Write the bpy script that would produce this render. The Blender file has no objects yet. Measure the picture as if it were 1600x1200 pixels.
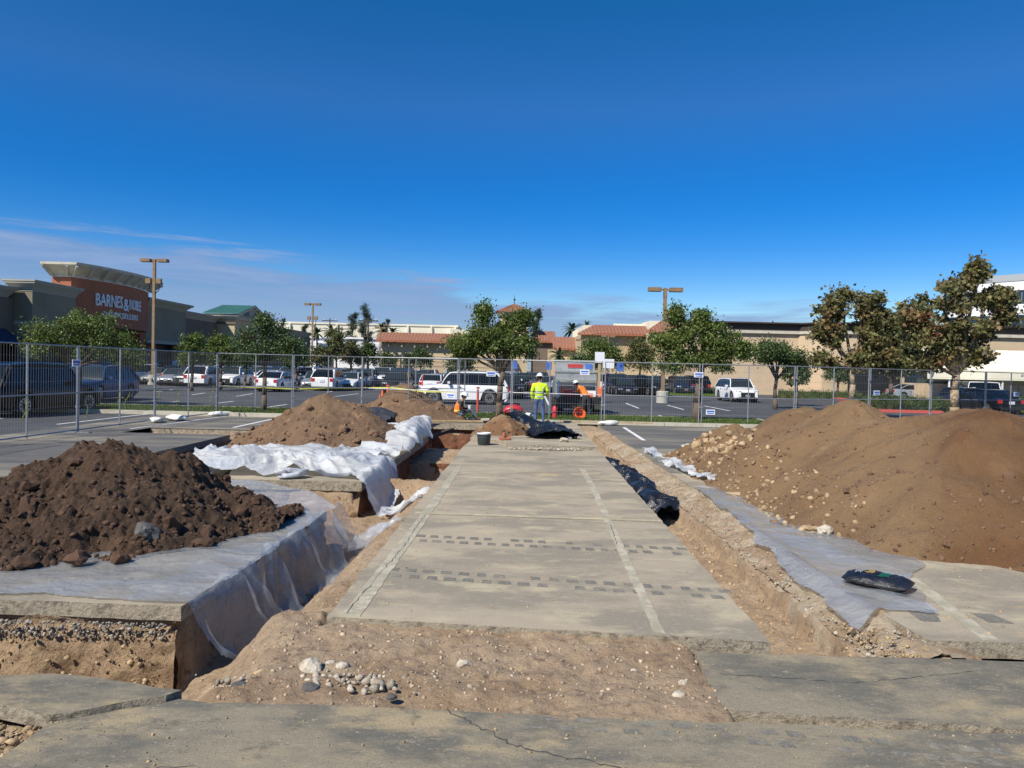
import bpy, bmesh, math, random
import numpy as np
from mathutils import Vector, Matrix
from mathutils.geometry import tessellate_polygon
R=math.radians
# ------------------------------------------------------------ camera
sc=bpy.context.scene
FP=1150.0; CAMH=2.05; PIT=math.atan(23/1150); ROL=R(1.3)
cp,sp,cr,sr=math.cos(PIT),math.sin(PIT),math.cos(ROL),math.sin(ROL)
F_=Vector((0,cp,-sp)); U_=Vector((0,sp,cp)); R_=Vector((1,0,0))
cX=cr*R_+sr*U_; cY=-sr*R_+cr*U_; cZ=-F_
cam=bpy.data.cameras.new('camera'); co=bpy.data.objects.new('camera',cam); sc.collection.objects.link(co)
co.matrix_world=Matrix(((cX.x,cY.x,cZ.x,0),(cX.y,cY.y,cZ.y,0),(cX.z,cY.z,cZ.z,CAMH),(0,0,0,1)))
cam.lens=36*FP/1600; cam.sensor_width=36; cam.clip_end=6000; cam.clip_start=.05; sc.camera=co
# ------------------------------------------------------------ light
SAZ=(-math.cos(R(48)),-math.sin(R(48))); SEL=R(45)
sun=bpy.data.lights.new('sun','SUN'); sun.energy=5.0; sun.angle=R(.53); sun.color=(1,.94,.83)
so=bpy.data.objects.new('sun',sun); sc.collection.objects.link(so)
sd=Vector((SAZ[0]*math.cos(SEL),SAZ[1]*math.cos(SEL),math.sin(SEL)))
so.rotation_euler=sd.to_track_quat('Z','Y').to_euler(); so.location=(-20,-20,30)
w=bpy.data.worlds.new('World'); sc.world=w; w.use_nodes=True
def world():
    nt=w.node_tree; N=nt.nodes; L=nt.links; N.clear()
    def n(t,**k):
        a=N.new(t)
        for q,v in k.items(): setattr(a,q,v)
        return a
    def ma(op,a,b=None,c=None,clamp=False):
        m=n('ShaderNodeMath',operation=op,use_clamp=clamp)
        for i,v in enumerate((a,b,c)):
            if v is None: continue
            if isinstance(v,(int,float)): m.inputs[i].default_value=v
            else: L.new(v,m.inputs[i])
        return m.outputs[0]
    sky=n('ShaderNodeTexSky',sky_type='NISHITA',sun_disc=False)
    sky.sun_elevation=SEL; sky.sun_rotation=math.atan2(SAZ[0],SAZ[1]); sky.air_density=1.0; sky.dust_density=.15; sky.ozone_density=3.0
    hs=n('ShaderNodeHueSaturation'); hs.inputs['Saturation'].default_value=1.38
    L.new(sky.outputs[0],hs.inputs['Color'])
    tc=n('ShaderNodeTexCoord'); sx=n('ShaderNodeSeparateXYZ'); L.new(tc.outputs['Generated'],sx.inputs[0])
    X,Y,Z=sx.outputs
    az=ma('ARCTAN2',X,Y)
    hyp=ma('SQRT',ma('ADD',ma('MULTIPLY',X,X),ma('MULTIPLY',Y,Y)))
    el=ma('DIVIDE',Z,ma('MAXIMUM',hyp,.001))
    ve=n('ShaderNodeMapRange'); L.new(el,ve.inputs[0]); ve.inputs[1].default_value=.02; ve.inputs[2].default_value=.6; ve.inputs[3].default_value=1.22; ve.inputs[4].default_value=1.06; L.new(ve.outputs[0],hs.inputs['Value'])
    vs=n('ShaderNodeMapRange'); L.new(el,vs.inputs[0]); vs.inputs[1].default_value=.03; vs.inputs[2].default_value=.35; vs.inputs[3].default_value=1.85; vs.inputs[4].default_value=1.42; L.new(vs.outputs[0],hs.inputs['Saturation'])
    vh=n('ShaderNodeMapRange'); L.new(el,vh.inputs[0]); vh.inputs[1].default_value=.03; vh.inputs[2].default_value=.5; vh.inputs[3].default_value=.525; vh.inputs[4].default_value=.506; L.new(vh.outputs[0],hs.inputs['Hue'])
    cx=n('ShaderNodeCombineXYZ'); L.new(ma('MULTIPLY',az,5.),cx.inputs[0]); L.new(ma('MULTIPLY',el,58.),cx.inputs[1]); L.new(ma('MULTIPLY',az,.6),cx.inputs[2])
    n1=n('ShaderNodeTexNoise'); n1.inputs['Scale'].default_value=1; n1.inputs['Detail'].default_value=7; n1.inputs['Roughness'].default_value=.62; n1.inputs['Distortion'].default_value=.5; L.new(cx.outputs[0],n1.inputs['Vector'])
    c2=n('ShaderNodeCombineXYZ'); L.new(ma('MULTIPLY',az,4.4),c2.inputs[0]); L.new(ma('MULTIPLY',el,3.),c2.inputs[1])
    n2=n('ShaderNodeTexNoise'); n2.inputs['Scale'].default_value=1; n2.inputs['Detail'].default_value=3; L.new(c2.outputs[0],n2.inputs['Vector'])
    azc=ma('MINIMUM',ma('MAXIMUM',az,-1.0),1.0)
    top=ma('SUBTRACT',.113,ma('MULTIPLY',azc,.078))
    top=ma('ADD',top,ma('MULTIPLY',ma('SUBTRACT',n2.outputs[0],.5),.06))
    dd=ma('ADD',ma('MULTIPLY',ma('SUBTRACT',top,el),26.),ma('MULTIPLY',ma('SUBTRACT',n1.outputs[0],.47),2.8))
    m=n('ShaderNodeMapRange',interpolation_type='SMOOTHSTEP'); L.new(dd,m.inputs[0]); m.inputs[1].default_value=-.05; m.inputs[2].default_value=.85
    fr=n('ShaderNodeMapRange'); L.new(az,fr.inputs[0]); fr.inputs[1].default_value=.3; fr.inputs[2].default_value=.75; fr.inputs[3].default_value=.9; fr.inputs[4].default_value=.12
    den=ma('MULTIPLY',m.outputs[0],fr.outputs[0])
    den=ma('MULTIPLY',den,ma('ADD',.35,ma('MULTIPLY',n1.outputs[0],1.1)),clamp=True)
    rp=n('ShaderNodeValToRGB'); L.new(n1.outputs[0],rp.inputs[0])
    rp.color_ramp.elements[0].position=.32; rp.color_ramp.elements[0].color=(1.7,2.8,5.2,1)
    rp.color_ramp.elements[1].position=.72; rp.color_ramp.elements[1].color=(2.9,4.1,6.6,1)
    mx=n('ShaderNodeMix',data_type='RGBA'); L.new(den,mx.inputs[0]); L.new(hs.outputs[0],mx.inputs[6]); L.new(rp.outputs[0],mx.inputs[7])
    bg=n('ShaderNodeBackground'); bg.inputs[1].default_value=.088; L.new(mx.outputs[2],bg.inputs[0])
    o=n('ShaderNodeOutputWorld'); L.new(bg.outputs[0],o.inputs[0])
world()
sc.view_settings.view_transform='Standard'; sc.view_settings.look='None'; sc.view_settings.exposure=.26; sc.view_settings.gamma=1
# ------------------------------------------------------------ helpers
def ray(px,py):
    u=(px-800)/FP; v=(600-py)/FP
    return F_+u*cX+v*cY
def G(px,py,z=0.0):
    d=ray(px,py); t=(z-CAMH)/d.z; return Vector((d.x*t,d.y*t,z))
def D(px,py,Y):
    d=ray(px,py); t=Y/d.y; return Vector((d.x*t,Y,CAMH+d.z*t))
rnd=random.Random(7); nr=np.random.RandomState(5)
def h3(ix,iy,iz):
    n=(ix.astype(np.int64)*374761393+iy.astype(np.int64)*668265263+iz.astype(np.int64)*2147483647)&0xffffffff
    n=((n^(n>>13))*1274126177)&0xffffffff; n=(n^(n>>16))&0xffff
    return n/65535.0*2-1
def vnoise(x,y,z=0.0):
    x,y=np.broadcast_arrays(np.asarray(x,float),np.asarray(y,float)); z=np.broadcast_to(np.asarray(z,float),x.shape)
    ix,iy,iz=np.floor(x),np.floor(y),np.floor(z); fx,fy,fz=x-ix,y-iy,z-iz
    fx,fy,fz=[t*t*(3-2*t) for t in (fx,fy,fz)]; r=0
    for a in (0,1):
        for b in (0,1):
            for c in (0,1):
                r=r+h3(ix+a,iy+b,iz+c)*(fx if a else 1-fx)*(fy if b else 1-fy)*(fz if c else 1-fz)
    return r
def fbm(x,y,z=0.0,o=5,lac=2.03,g=.5):
    r=0;a=1.;f=1.
    for i in range(o):
        r=r+a*vnoise(np.asarray(x)*f+i*17.3,np.asarray(y)*f-i*9.1,np.asarray(z)*f+i*3.7); a*=g; f*=lac
    return r
def sst(a,b,x):
    t=np.clip((x-a)/(b-a),0,1); return t*t*(3-2*t)
def link(o,parent=None):
    sc.collection.objects.link(o)
    if parent: o.parent=parent
    return o
def tag(o,label=None,cat=None,group=None,kind=None):
    if label: o['label']=label
    if cat: o['category']=cat
    if group: o['group']=group
    if kind: o['kind']=kind
    return o
def empty(name,loc=(0,0,0),rz=0,label=None,cat=None,group=None):
    o=bpy.data.objects.new(name,None); o.location=loc; o.rotation_euler=(0,0,rz); o.empty_display_size=.2
    link(o); return tag(o,label,cat,group)
def mesh(name,V,Fc,mats,fm=None,smooth=False,sharp=None):
    me=bpy.data.meshes.new(name); me.from_pydata([tuple(v) for v in V],[],Fc)
    for m in (mats if isinstance(mats,(list,tuple)) else [mats]): me.materials.append(m)
    if fm is not None: me.polygons.foreach_set('material_index',fm)
    if smooth: me.shade_smooth()
    if sharp: me.set_sharp_from_angle(angle=R(sharp))
    me.update(); return me
def gridmesh(name,P,mats,mask=None,smooth=True):
    # P: (n,m,3) array ; mask over quads
    n,m=P.shape[:2]; idx=np.arange(n*m).reshape(n,m)
    q=np.stack([idx[:-1,:-1],idx[:-1,1:],idx[1:,1:],idx[1:,:-1]],-1)
    q=q[mask] if mask is not None else q.reshape(-1,4)
    used=np.zeros(n*m,bool); used[q.ravel()]=True; mp=np.cumsum(used)-1; q=mp[q]; V=P.reshape(-1,3)[used]
    me=bpy.data.meshes.new(name); me.vertices.add(len(V)); me.vertices.foreach_set('co',V.astype(np.float32).ravel())
    me.loops.add(q.size); me.loops.foreach_set('vertex_index',q.ravel().astype(np.int32))
    me.polygons.add(len(q)); me.polygons.foreach_set('loop_start',(np.arange(len(q))*4).astype(np.int32))
    for mm in (mats if isinstance(mats,(list,tuple)) else [mats]): me.materials.append(mm)
    me.update(calc_edges=True); me.validate()
    if smooth: me.shade_smooth()
    return me
class MB:
    def __init__(s): s.V=[];s.F=[];s.M=[];s.mi=0
    def add(s,V,F,mi=None):
        b=len(s.V); s.V+= [tuple(v) for v in V]; s.F+=[tuple(i+b for i in f) for f in F]; s.M+=[s.mi if mi is None else mi]*len(F); return s
    def box(s,c,d,rz=0,bot=None,ax=None):
        x,y,z=[q/2 for q in d]; P=[(-x,-y,-z),(x,-y,-z),(x,y,-z),(-x,y,-z),(-x,-y,z),(x,-y,z),(x,y,z),(-x,y,z)]
        M=ax if ax is not None else Matrix.Rotation(rz,3,'Z'); c=Vector(c)
        return s.add([M@Vector(p)+c for p in P],[(0,3,2,1),(4,5,6,7),(0,1,5,4),(1,2,6,5),(2,3,7,6),(3,0,4,7)])
    def b2(s,a,b): return s.box([(a[i]+b[i])/2 for i in range(3)],[abs(b[i]-a[i]) for i in range(3)])
    def bar(s,p,q,wd,ht=None):
        p,q=Vector(p),Vector(q); d=q-p; L=d.length; X=d.normalized(); up=Vector((0,0,1)) if abs(X.z)<.95 else Vector((0,1,0))
        Yv=up.cross(X).normalized(); Z=X.cross(Yv); M=Matrix((X,Yv,Z)).transposed()
        return s.box((p+q)/2,(L,wd,ht or wd),ax=M)
    def tube(s,p,q,r0,r1=None,n=8,cap=True):
        r1=r0 if r1 is None else r1; p,q=Vector(p),Vector(q); d=(q-p).normalized(); up=Vector((0,0,1)) if abs(d.z)<.95 else Vector((1,0,0))
        a=up.cross(d).normalized(); b=d.cross(a); V=[]
        for c,r in ((p,r0),(q,r1)):
            for i in range(n): t=2*math.pi*i/n; V.append(c+a*(r*math.cos(t))+b*(r*math.sin(t)))
        F=[(i,(i+1)%n,n+(i+1)%n,n+i) for i in range(n)]
        if cap: F+= [tuple(range(n))[::-1],tuple(range(n,2*n))]
        return s.add(V,F)
    def path(s,pts,r,n=6):
        for i in range(len(pts)-1):
            a=r[i] if isinstance(r,(list,tuple)) else r; b=r[i+1] if isinstance(r,(list,tuple)) else r
            s.tube(pts[i],pts[i+1],a,b,n)
        return s
    def poly(s,pts,z0,z1,side=None):
        n=len(pts); V=[(p[0],p[1],z1) for p in pts]+[(p[0],p[1],z0) for p in pts]
        A=sum(pts[i][0]*pts[(i+1)%n][1]-pts[(i+1)%n][0]*pts[i][1] for i in range(n))
        T=tessellate_polygon([[Vector((p[0],p[1],0)) for p in pts]]); F=[]
        for t in T:
            a,b,c=[pts[k] for k in t]; ar=(b[0]-a[0])*(c[1]-a[1])-(c[0]-a[0])*(b[1]-a[1])
            F.append(tuple(t) if ar>0 else tuple(t[::-1]))
        s.add(V,F); b=len(s.V)-2*n
        for i in range(n):
            j=(i+1)%n; q=(n+i,n+j,j,i) if A>0 else (i,j,n+j,n+i)
            s.F.append(tuple(b+k for k in q)); s.M.append(s.mi if side is None else side)
        return s
    def lathe(s,c,prof,n=12,ax='z'):
        V=[];F=[];c=Vector(c)
        for r,z in prof:
            for i in range(n):
                t=2*math.pi*i/n; a,b=r*math.cos(t),r*math.sin(t)
                V.append(c+Vector((a,b,z) if ax=='z' else ((z,a,b) if ax=='x' else (a,z,b))))
        for k in range(len(prof)-1):
            for i in range(n): F.append((k*n+i,k*n+(i+1)%n,(k+1)*n+(i+1)%n,(k+1)*n+i))
        F.append(tuple(range((len(prof)-1)*n,len(prof)*n)))
        return s.add(V,F)
    def blob(s,c,r,seed=0,amp=.25,sub=1,flat=1.0,ax=None):
        V,F=ICO[sub]; c=Vector(c); rr=Vector(r if hasattr(r,'__len__') else (r,r,r*flat)); M=ax or Matrix.Rotation(seed*1.7,3,'Z')
        k=np.array([(v.x,v.y,v.z) for v in V])*1.3+seed*3.1; nn=vnoise(k[:,0],k[:,1],k[:,2])+.5*vnoise(k[:,0]*2.3,k[:,1]*2.3,k[:,2]*2.3)+(.3*vnoise(k[:,0]*6,k[:,1]*6,k[:,2]*6) if sub>2 and amp>.32 else 0)
        return s.add([M@Vector((v.x*rr.x,v.y*rr.y,v.z*rr.z))*(1+amp*float(nn[i]))+c for i,v in enumerate(V)],F)
    def build(s,name,mats,parent=None,smooth=False,sharp=None,loc=None):
        o=bpy.data.objects.new(name,mesh(name,s.V,s.F,mats,s.M,smooth,sharp)); link(o,parent)
        if loc: o.location=loc
        return o
ICO={}
for k in (1,2,3):
    bm=bmesh.new(); bmesh.ops.create_icosphere(bm,subdivisions=k,radius=1); bm.verts.ensure_lookup_table()
    ICO[k]=([v.co.copy() for v in bm.verts],[tuple(v.index for v in f.verts) for f in bm.faces]); bm.free()
# ------------------------------------------------------------ materials
def mat(name,col,rough=.8,var=(),bump=(),metal=0,spec=.5,alpha=1,island=0,coat=0,emit=None,stretch=None,hue=0,transl=0):
    """var: list of (scale,color,lo,hi[,detail]) ; bump: list of (scale,strength,dist)"""
    m=bpy.data.materials.new(name); m.use_nodes=True; nt=m.node_tree; N=nt.nodes; L=nt.links; b=N['Principled BSDF']
    b.inputs['Roughness'].default_value=rough; b.inputs['Metallic'].default_value=metal; b.inputs['Alpha'].default_value=alpha
    b.inputs['Specular IOR Level'].default_value=spec; b.inputs['Coat Weight'].default_value=coat; b.inputs['Coat Roughness'].default_value=.05
    tc=N.new('ShaderNodeTexCoord'); vec=tc.outputs['Object']
    if stretch:
        mp=N.new('ShaderNodeMapping'); mp.inputs['Scale'].default_value=stretch; L.new(vec,mp.inputs[0]); vec=mp.outputs[0]
    cur=None
    def noise(s,d=6,r=.6,off=0):
        t=N.new('ShaderNodeTexNoise'); t.inputs['Scale'].default_value=s; t.inputs['Detail'].default_value=d; t.inputs['Roughness'].default_value=r
        L.new(vec,t.inputs['Vector']); return t.outputs[0]
    rgb=N.new('ShaderNodeRGB'); rgb.outputs[0].default_value=(*col,1); cur=rgb.outputs[0]
    for i,v in enumerate(var):
        s,c2,lo,hi=v[:4]; mr=N.new('ShaderNodeMapRange'); mr.interpolation_type='SMOOTHSTEP'
        L.new(noise(s,v[4] if len(v)>4 else 6,v[5] if len(v)>5 else .6),mr.inputs[0]); mr.inputs[1].default_value=lo; mr.inputs[2].default_value=hi
        mx=N.new('ShaderNodeMix'); mx.data_type='RGBA'; L.new(mr.outputs[0],mx.inputs[0]); L.new(cur,mx.inputs[6]); mx.inputs[7].default_value=(*c2,1); cur=mx.outputs[2]
    if island:
        g=N.new('ShaderNodeNewGeometry'); mr=N.new('ShaderNodeMapRange'); L.new(g.outputs['Random Per Island'],mr.inputs[0]); mr.inputs[3].default_value=1-island; mr.inputs[4].default_value=1+island
        hs=N.new('ShaderNodeHueSaturation'); L.new(mr.outputs[0],hs.inputs['Value']); L.new(cur,hs.inputs['Color'])
        if hue:
            m2=N.new('ShaderNodeMath'); m2.operation='MULTIPLY'; m2.inputs[1].default_value=7.31; L.new(g.outputs['Random Per Island'],m2.inputs[0])
            m3=N.new('ShaderNodeMath'); m3.operation='FRACT'; L.new(m2.outputs[0],m3.inputs[0])
            m4=N.new('ShaderNodeMapRange'); L.new(m3.outputs[0],m4.inputs[0]); m4.inputs[3].default_value=.5-hue; m4.inputs[4].default_value=.5+hue; L.new(m4.outputs[0],hs.inputs['Hue'])
        cur=hs.outputs[0]
    L.new(cur,b.inputs['Base Color'])
    prev=None
    for s,st,ds in bump:
        bp=N.new('ShaderNodeBump'); bp.inputs['Strength'].default_value=st; bp.inputs['Distance'].default_value=ds; L.new(noise(s,8,.65),bp.inputs['Height'])
        if prev: L.new(prev,bp.inputs['Normal'])
        prev=bp.outputs[0]
    if prev: L.new(prev,b.inputs['Normal'])
    if emit: b.inputs['Emission Color'].default_value=(*emit[0],1); b.inputs['Emission Strength'].default_value=emit[1]
    if transl:
        t=N.new('ShaderNodeBsdfTranslucent'); L.new(cur,t.inputs[0]); ms=N.new('ShaderNodeMixShader'); ms.inputs[0].default_value=transl
        L.new(b.outputs[0],ms.inputs[1]); L.new(t.outputs[0],ms.inputs[2]); L.new(ms.outputs[0],N['Material Output'].inputs[0])
    return m
M={}
M['slab']=mat('weathered_concrete',(.38,.322,.24),.92,[(.8,(.262,.23,.178),.42,.58,9,.65),(1.9,(.44,.38,.26),.5,.66,9,.7),(.45,(.46,.34,.19),.58,.7,8,.7),(5,(.2,.19,.155),.56,.74,9,.75),(28,(.42,.38,.28),.55,.7,6,.7),(160,(.17,.155,.12),.58,.68,3)],[(4,.35,.02),(40,.3,.008),(160,.35,.004)],stretch=(.65,1.2,1),spec=.15)
M['slab_dark']=mat('old_dark_asphalt',(.265,.23,.165),.93,[(.7,(.14,.133,.112),.42,.58,9,.7),(1.3,(.36,.29,.18),.5,.64,9,.7),(3.5,(.11,.105,.09),.54,.7,9,.75),(9,(.32,.27,.19),.54,.7,9,.75),(50,(.38,.34,.26),.6,.72,4),(190,(.1,.09,.075),.56,.66,3)],[(2.5,.35,.03),(30,.35,.01),(170,.45,.005)],stretch=(.65,1.2,1),spec=.12)
M['gravel_grey']=mat('grey_gravel',(.24,.215,.18),.95,[(60,(.35,.32,.28),.5,.7)],island=.45)
M['pile_moist']=mat('moist_brown_soil',(.17,.088,.042),.97,[(1.2,(.125,.065,.033),.42,.6,8),(7,(.22,.12,.06),.52,.72,9,.7),(45,(.1,.055,.03),.55,.7),(120,(.36,.27,.18),.68,.74)],[(5,.4,.06),(30,.7,.025),(110,.7,.008)])
M['slab_edge']=mat('broken_slab_edge',(.34,.29,.21),.95,[(14,(.18,.15,.11),.45,.65,8),(60,(.45,.4,.32),.55,.7)],[(25,.8,.03),(110,.6,.01)])
M['lot']=mat('parking_asphalt',(.05,.051,.053),.88,[(.15,(.085,.085,.085),.4,.65),(1.3,(.05,.052,.056),.45,.65),(150,(.12,.12,.12),.62,.75)],[(140,.25,.004)])
M['lot_dust']=mat('dusty_asphalt',(.11,.105,.095),.9,[(.33,(.25,.22,.165),.45,.62,8),(1.2,(.07,.072,.075),.5,.7,8),(4,(.16,.15,.13),.55,.75,8),(130,(.22,.21,.19),.62,.75)],[(100,.3,.004)],stretch=(.35,1.3,1))
M['soil']=mat('dry_tan_soil',(.4,.29,.185),.97,[(.8,(.32,.215,.125),.42,.62,8),(3.5,(.52,.39,.25),.52,.72,8),(14,(.19,.125,.08),.5,.68,9,.7),(60,(.5,.42,.32),.62,.72)],[(6,.6,.06),(30,.9,.03),(110,.9,.012)])
M['soil_wall']=mat('trench_wall_soil',(.33,.23,.135),.97,[(1.2,(.17,.105,.06),.42,.6,8),(5,(.38,.26,.16),.52,.7,8),(22,(.14,.085,.05),.52,.7,9,.7),(70,(.48,.42,.34),.63,.72)],[(8,.7,.06),(40,.8,.03)])
M['soil_red']=mat('red_brown_soil',(.2,.085,.045),.97,[(2,(.12,.055,.032),.4,.6,8),(25,(.26,.13,.08),.55,.7)],[(10,.8,.06),(50,.7,.02)])
M['gravel_wall']=mat('pale_gravel_bank',(.4,.32,.22),.97,[(1.5,(.3,.21,.12),.42,.62,8),(8,(.5,.42,.3),.5,.7,9,.7),(40,(.2,.14,.09),.6,.72),(90,(.62,.57,.48),.62,.72)],[(12,.8,.05),(60,.8,.02)])
M['pile_dark']=mat('damp_dark_soil',(.075,.042,.023),.97,[(.9,(.058,.034,.02),.42,.62,8),(4,(.12,.07,.04),.5,.7,8),(30,(.075,.037,.02),.55,.7),(110,(.3,.22,.15),.68,.75)],[(9,.8,.06),(40,1,.03),(130,.8,.01)])
M['pile_mid']=mat('brown_soil',(.175,.11,.062),.97,[(.7,(.145,.088,.05),.42,.62,8),(3.5,(.28,.17,.095),.52,.72,8),(25,(.13,.072,.04),.55,.72),(100,(.42,.33,.23),.67,.75)],[(8,.7,.06),(35,.9,.03),(110,.6,.01)])
M['pile_tan']=mat('tan_brown_soil',(.25,.158,.085),.97,[(.28,(.165,.085,.04),.44,.56,4),(1.6,(.33,.2,.1),.52,.72,8),(12,(.2,.11,.05),.55,.75),(90,(.45,.35,.24),.68,.76)],[(5,.45,.06),(35,.8,.025),(130,.8,.008)])
def moist():
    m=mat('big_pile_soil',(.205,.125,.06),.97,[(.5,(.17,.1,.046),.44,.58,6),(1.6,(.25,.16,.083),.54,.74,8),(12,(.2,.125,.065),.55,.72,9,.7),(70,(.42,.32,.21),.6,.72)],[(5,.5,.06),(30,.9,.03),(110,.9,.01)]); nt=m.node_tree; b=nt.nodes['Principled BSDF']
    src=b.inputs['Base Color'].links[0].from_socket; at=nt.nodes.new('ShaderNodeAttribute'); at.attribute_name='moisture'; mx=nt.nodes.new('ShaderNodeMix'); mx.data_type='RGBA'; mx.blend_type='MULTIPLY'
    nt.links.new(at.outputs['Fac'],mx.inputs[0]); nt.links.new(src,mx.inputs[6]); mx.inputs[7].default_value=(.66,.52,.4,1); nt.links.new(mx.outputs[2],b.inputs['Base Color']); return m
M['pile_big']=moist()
M['clod']=mat('soil_clod',(.175,.105,.062),.97,[(9,(.12,.06,.032),.45,.65),(60,(.26,.16,.09),.6,.7)],[(30,.8,.02)],island=.35)
M['clod_dark']=mat('dark_soil_clod',(.075,.042,.024),.97,[(9,(.08,.04,.024),.45,.65),(60,(.2,.11,.06),.6,.7)],[(30,.8,.02)],island=.35)
M['rock']=mat('pale_rubble',(.42,.37,.29),.9,[(12,(.27,.22,.16),.45,.65,8),(60,(.55,.51,.44),.55,.7)],[(25,.8,.02)],island=.3)
M['rock_tan']=mat('tan_stone',(.4,.29,.17),.9,[(12,(.28,.19,.1),.45,.65,8)],[(25,.8,.02)],island=.3)
M['pebble']=mat('mixed_pebbles',(.38,.3,.21),.95,[(40,(.27,.2,.14),.45,.65)],island=.4)
M['rock_dark']=mat('asphalt_chunk',(.085,.083,.078),.95,[(20,(.16,.15,.14),.55,.7,8)],[(30,1,.02)],island=.2)
M['plastic']=mat('clear_plastic',(.5,.54,.58),.1,[(1.2,(.36,.4,.44),.4,.65)],[(2.2,.4,.12),(7,.45,.05),(19,.3,.02)],spec=1,alpha=.36,coat=.9)
M['plastic_flat']=mat('clear_plastic_flat',(.5,.53,.55),.13,[(.9,(.42,.46,.5),.4,.62),(2.5,(.7,.7,.68),.57,.7),(5,(.42,.36,.27),.6,.74,9,.7)],[(2.2,.6,.12),(8,.7,.05),(24,.4,.015)],spec=1,alpha=.52,coat=.6)
M['tarp_white']=mat('white_plastic',(.78,.79,.78),.26,[(1.3,(.66,.7,.76),.45,.65),(6,(.66,.6,.48),.62,.78)],[(4,.6,.1),(13,.55,.04)],transl=.35,coat=.3)
M['black_plastic']=mat('black_plastic',(.012,.013,.016),.26,[(2,(.035,.034,.034),.5,.7)],[(7,.6,.05),(25,.5,.02)],spec=.7)
M['navy_tarp']=mat('dark_blue_fabric',(.025,.03,.045),.8,[(3,(.05,.05,.055),.5,.7)],[(8,.4,.04)])
def paintm(n,c,bare,lo=.5,hi=.62):
    return mat(n,c,.8,[(1.4,tuple(q*.8 for q in c),.4,.7),(4,bare,lo,hi,9,.8),(60,bare,.6,.75)],[(90,.2,.004)])
M['line_worn']=paintm('worn_white_paint',(.5,.45,.34),(.33,.3,.215),.42,.56)
M['line']=paintm('white_lot_paint',(.72,.72,.7),(.2,.2,.2),.62,.8)
M['line_yellow']=paintm('faded_yellow_paint',(.52,.44,.28),(.34,.3,.21),.4,.58)
M['tyre_mark']=mat('tyre_mark_stain',(.135,.128,.108),.92,[(4,(.25,.225,.175),.44,.64,9,.8),(40,(.22,.2,.16),.5,.62)])
M['galv']=mat('galvanised_steel',(.42,.43,.45),.42,metal=.6,var=[(20,(.3,.32,.34),.4,.7)])
M['wire']=mat('fence_wire',(.22,.225,.235),.6,metal=.1)
M['kerb']=mat('concrete_kerb',(.5,.46,.37),.85,[(2,(.4,.36,.28),.45,.65,8),(30,(.3,.27,.22),.6,.75)],[(50,.3,.01)])
M['red_kerb']=mat('red_painted_kerb',(.55,.09,.07),.7,[(3,(.42,.1,.08),.5,.7)])
M['grass']=mat('lawn_grass',(.085,.14,.022),.9,[(1.2,(.13,.17,.03),.45,.65),(40,(.05,.09,.015),.5,.7)],[(60,.9,.05)],island=.3)
M['leaf_green']=mat('green_leaves',(.1,.145,.03),.5,[(.9,(.15,.19,.04),.45,.65)],island=.5,hue=.03,transl=.3)
M['leaf_deep']=mat('deep_green_leaves',(.055,.09,.025),.5,[(.9,(.085,.13,.035),.45,.65)],island=.5,hue=.03,transl=.2)
M['leaf_pine']=mat('pine_needles',(.025,.045,.02),.7,[(.5,(.04,.06,.028),.45,.65)],island=.4,transl=.1)
M['leaf_brown']=mat('browning_sycamore_leaves',(.165,.15,.055),.6,[(.7,(.22,.125,.05),.5,.66),(1.6,(.12,.14,.045),.5,.65)],island=.5,hue=.035,transl=.28)
M['leaf_mix']=mat('olive_leaves',(.11,.13,.04),.6,[(.7,(.19,.115,.045),.5,.65)],island=.5,hue=.03,transl=.25)
M['palm']=mat('palm_fronds',(.05,.08,.025),.6,island=.3,transl=.15)
M['hedge']=mat('hedge_leaves',(.05,.085,.02),.6,[(1.5,(.1,.1,.025),.5,.65)],island=.5,hue=.02,transl=.2)
M['bark']=mat('grey_brown_bark',(.13,.095,.068),.95,[(6,(.07,.05,.036),.45,.65)],[(25,.8,.02)],stretch=(1,1,.3))
M['bark_pale']=mat('mottled_pale_bark',(.34,.26,.17),.9,[(5,(.2,.14,.09),.45,.6),(11,(.5,.43,.32),.55,.65)],[(20,.5,.02)])
M['pole']=mat('weathered_brown_pole',(.27,.18,.1),.8,[(5,(.2,.13,.075),.45,.65)],[(20,.3,.01)])
M['dpole']=mat('dark_wooden_pole',(.06,.05,.04),.9)
def car_paint(n,c,rough=.3,metal=.0): return mat(n,c,rough,coat=.45 if max(c)>.3 else .12,metal=metal,spec=.5 if max(c)>.3 else .25)
P_={'white':car_paint('white_car_paint',(.78,.78,.78)),'silver':car_paint('silver_car_paint',(.42,.44,.47),.32,.5),'black':car_paint('black_car_paint',(.008,.008,.01),.25),
'navy':car_paint('navy_car_paint',(.012,.022,.05),.25),'blue':car_paint('blue_car_paint',(.02,.06,.16),.28),'grey':car_paint('grey_car_paint',(.09,.095,.105),.3,.4),
'red':car_paint('red_car_paint',(.38,.012,.02),.28),'tan':car_paint('tan_car_paint',(.42,.33,.2),.35,.3),'teal':car_paint('teal_grey_car_paint',(.1,.15,.17),.3,.3)}
M['glass']=mat('tinted_glass',(.006,.008,.01),.08,spec=.4)
M['glass_clear']=mat('windscreen_glass',(.02,.028,.03),.06,spec=.55)
M['tyre']=mat('tyre_rubber',(.018,.018,.018),.85)
M['rim']=mat('alloy_rim',(.5,.51,.52),.35,metal=.7)
M['trim']=mat('black_trim',(.015,.015,.015),.5)
M['chrome']=mat('chrome_trim',(.6,.6,.6),.2,metal=.9)
M['lamp_w']=mat('headlight_lens',(.3,.32,.34),.1,spec=.9)
M['lamp_r']=mat('tail_light_lens',(.45,.02,.015),.2,spec=.8)
M['plate']=mat('number_plate_white',(.6,.62,.66),.5)
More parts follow.
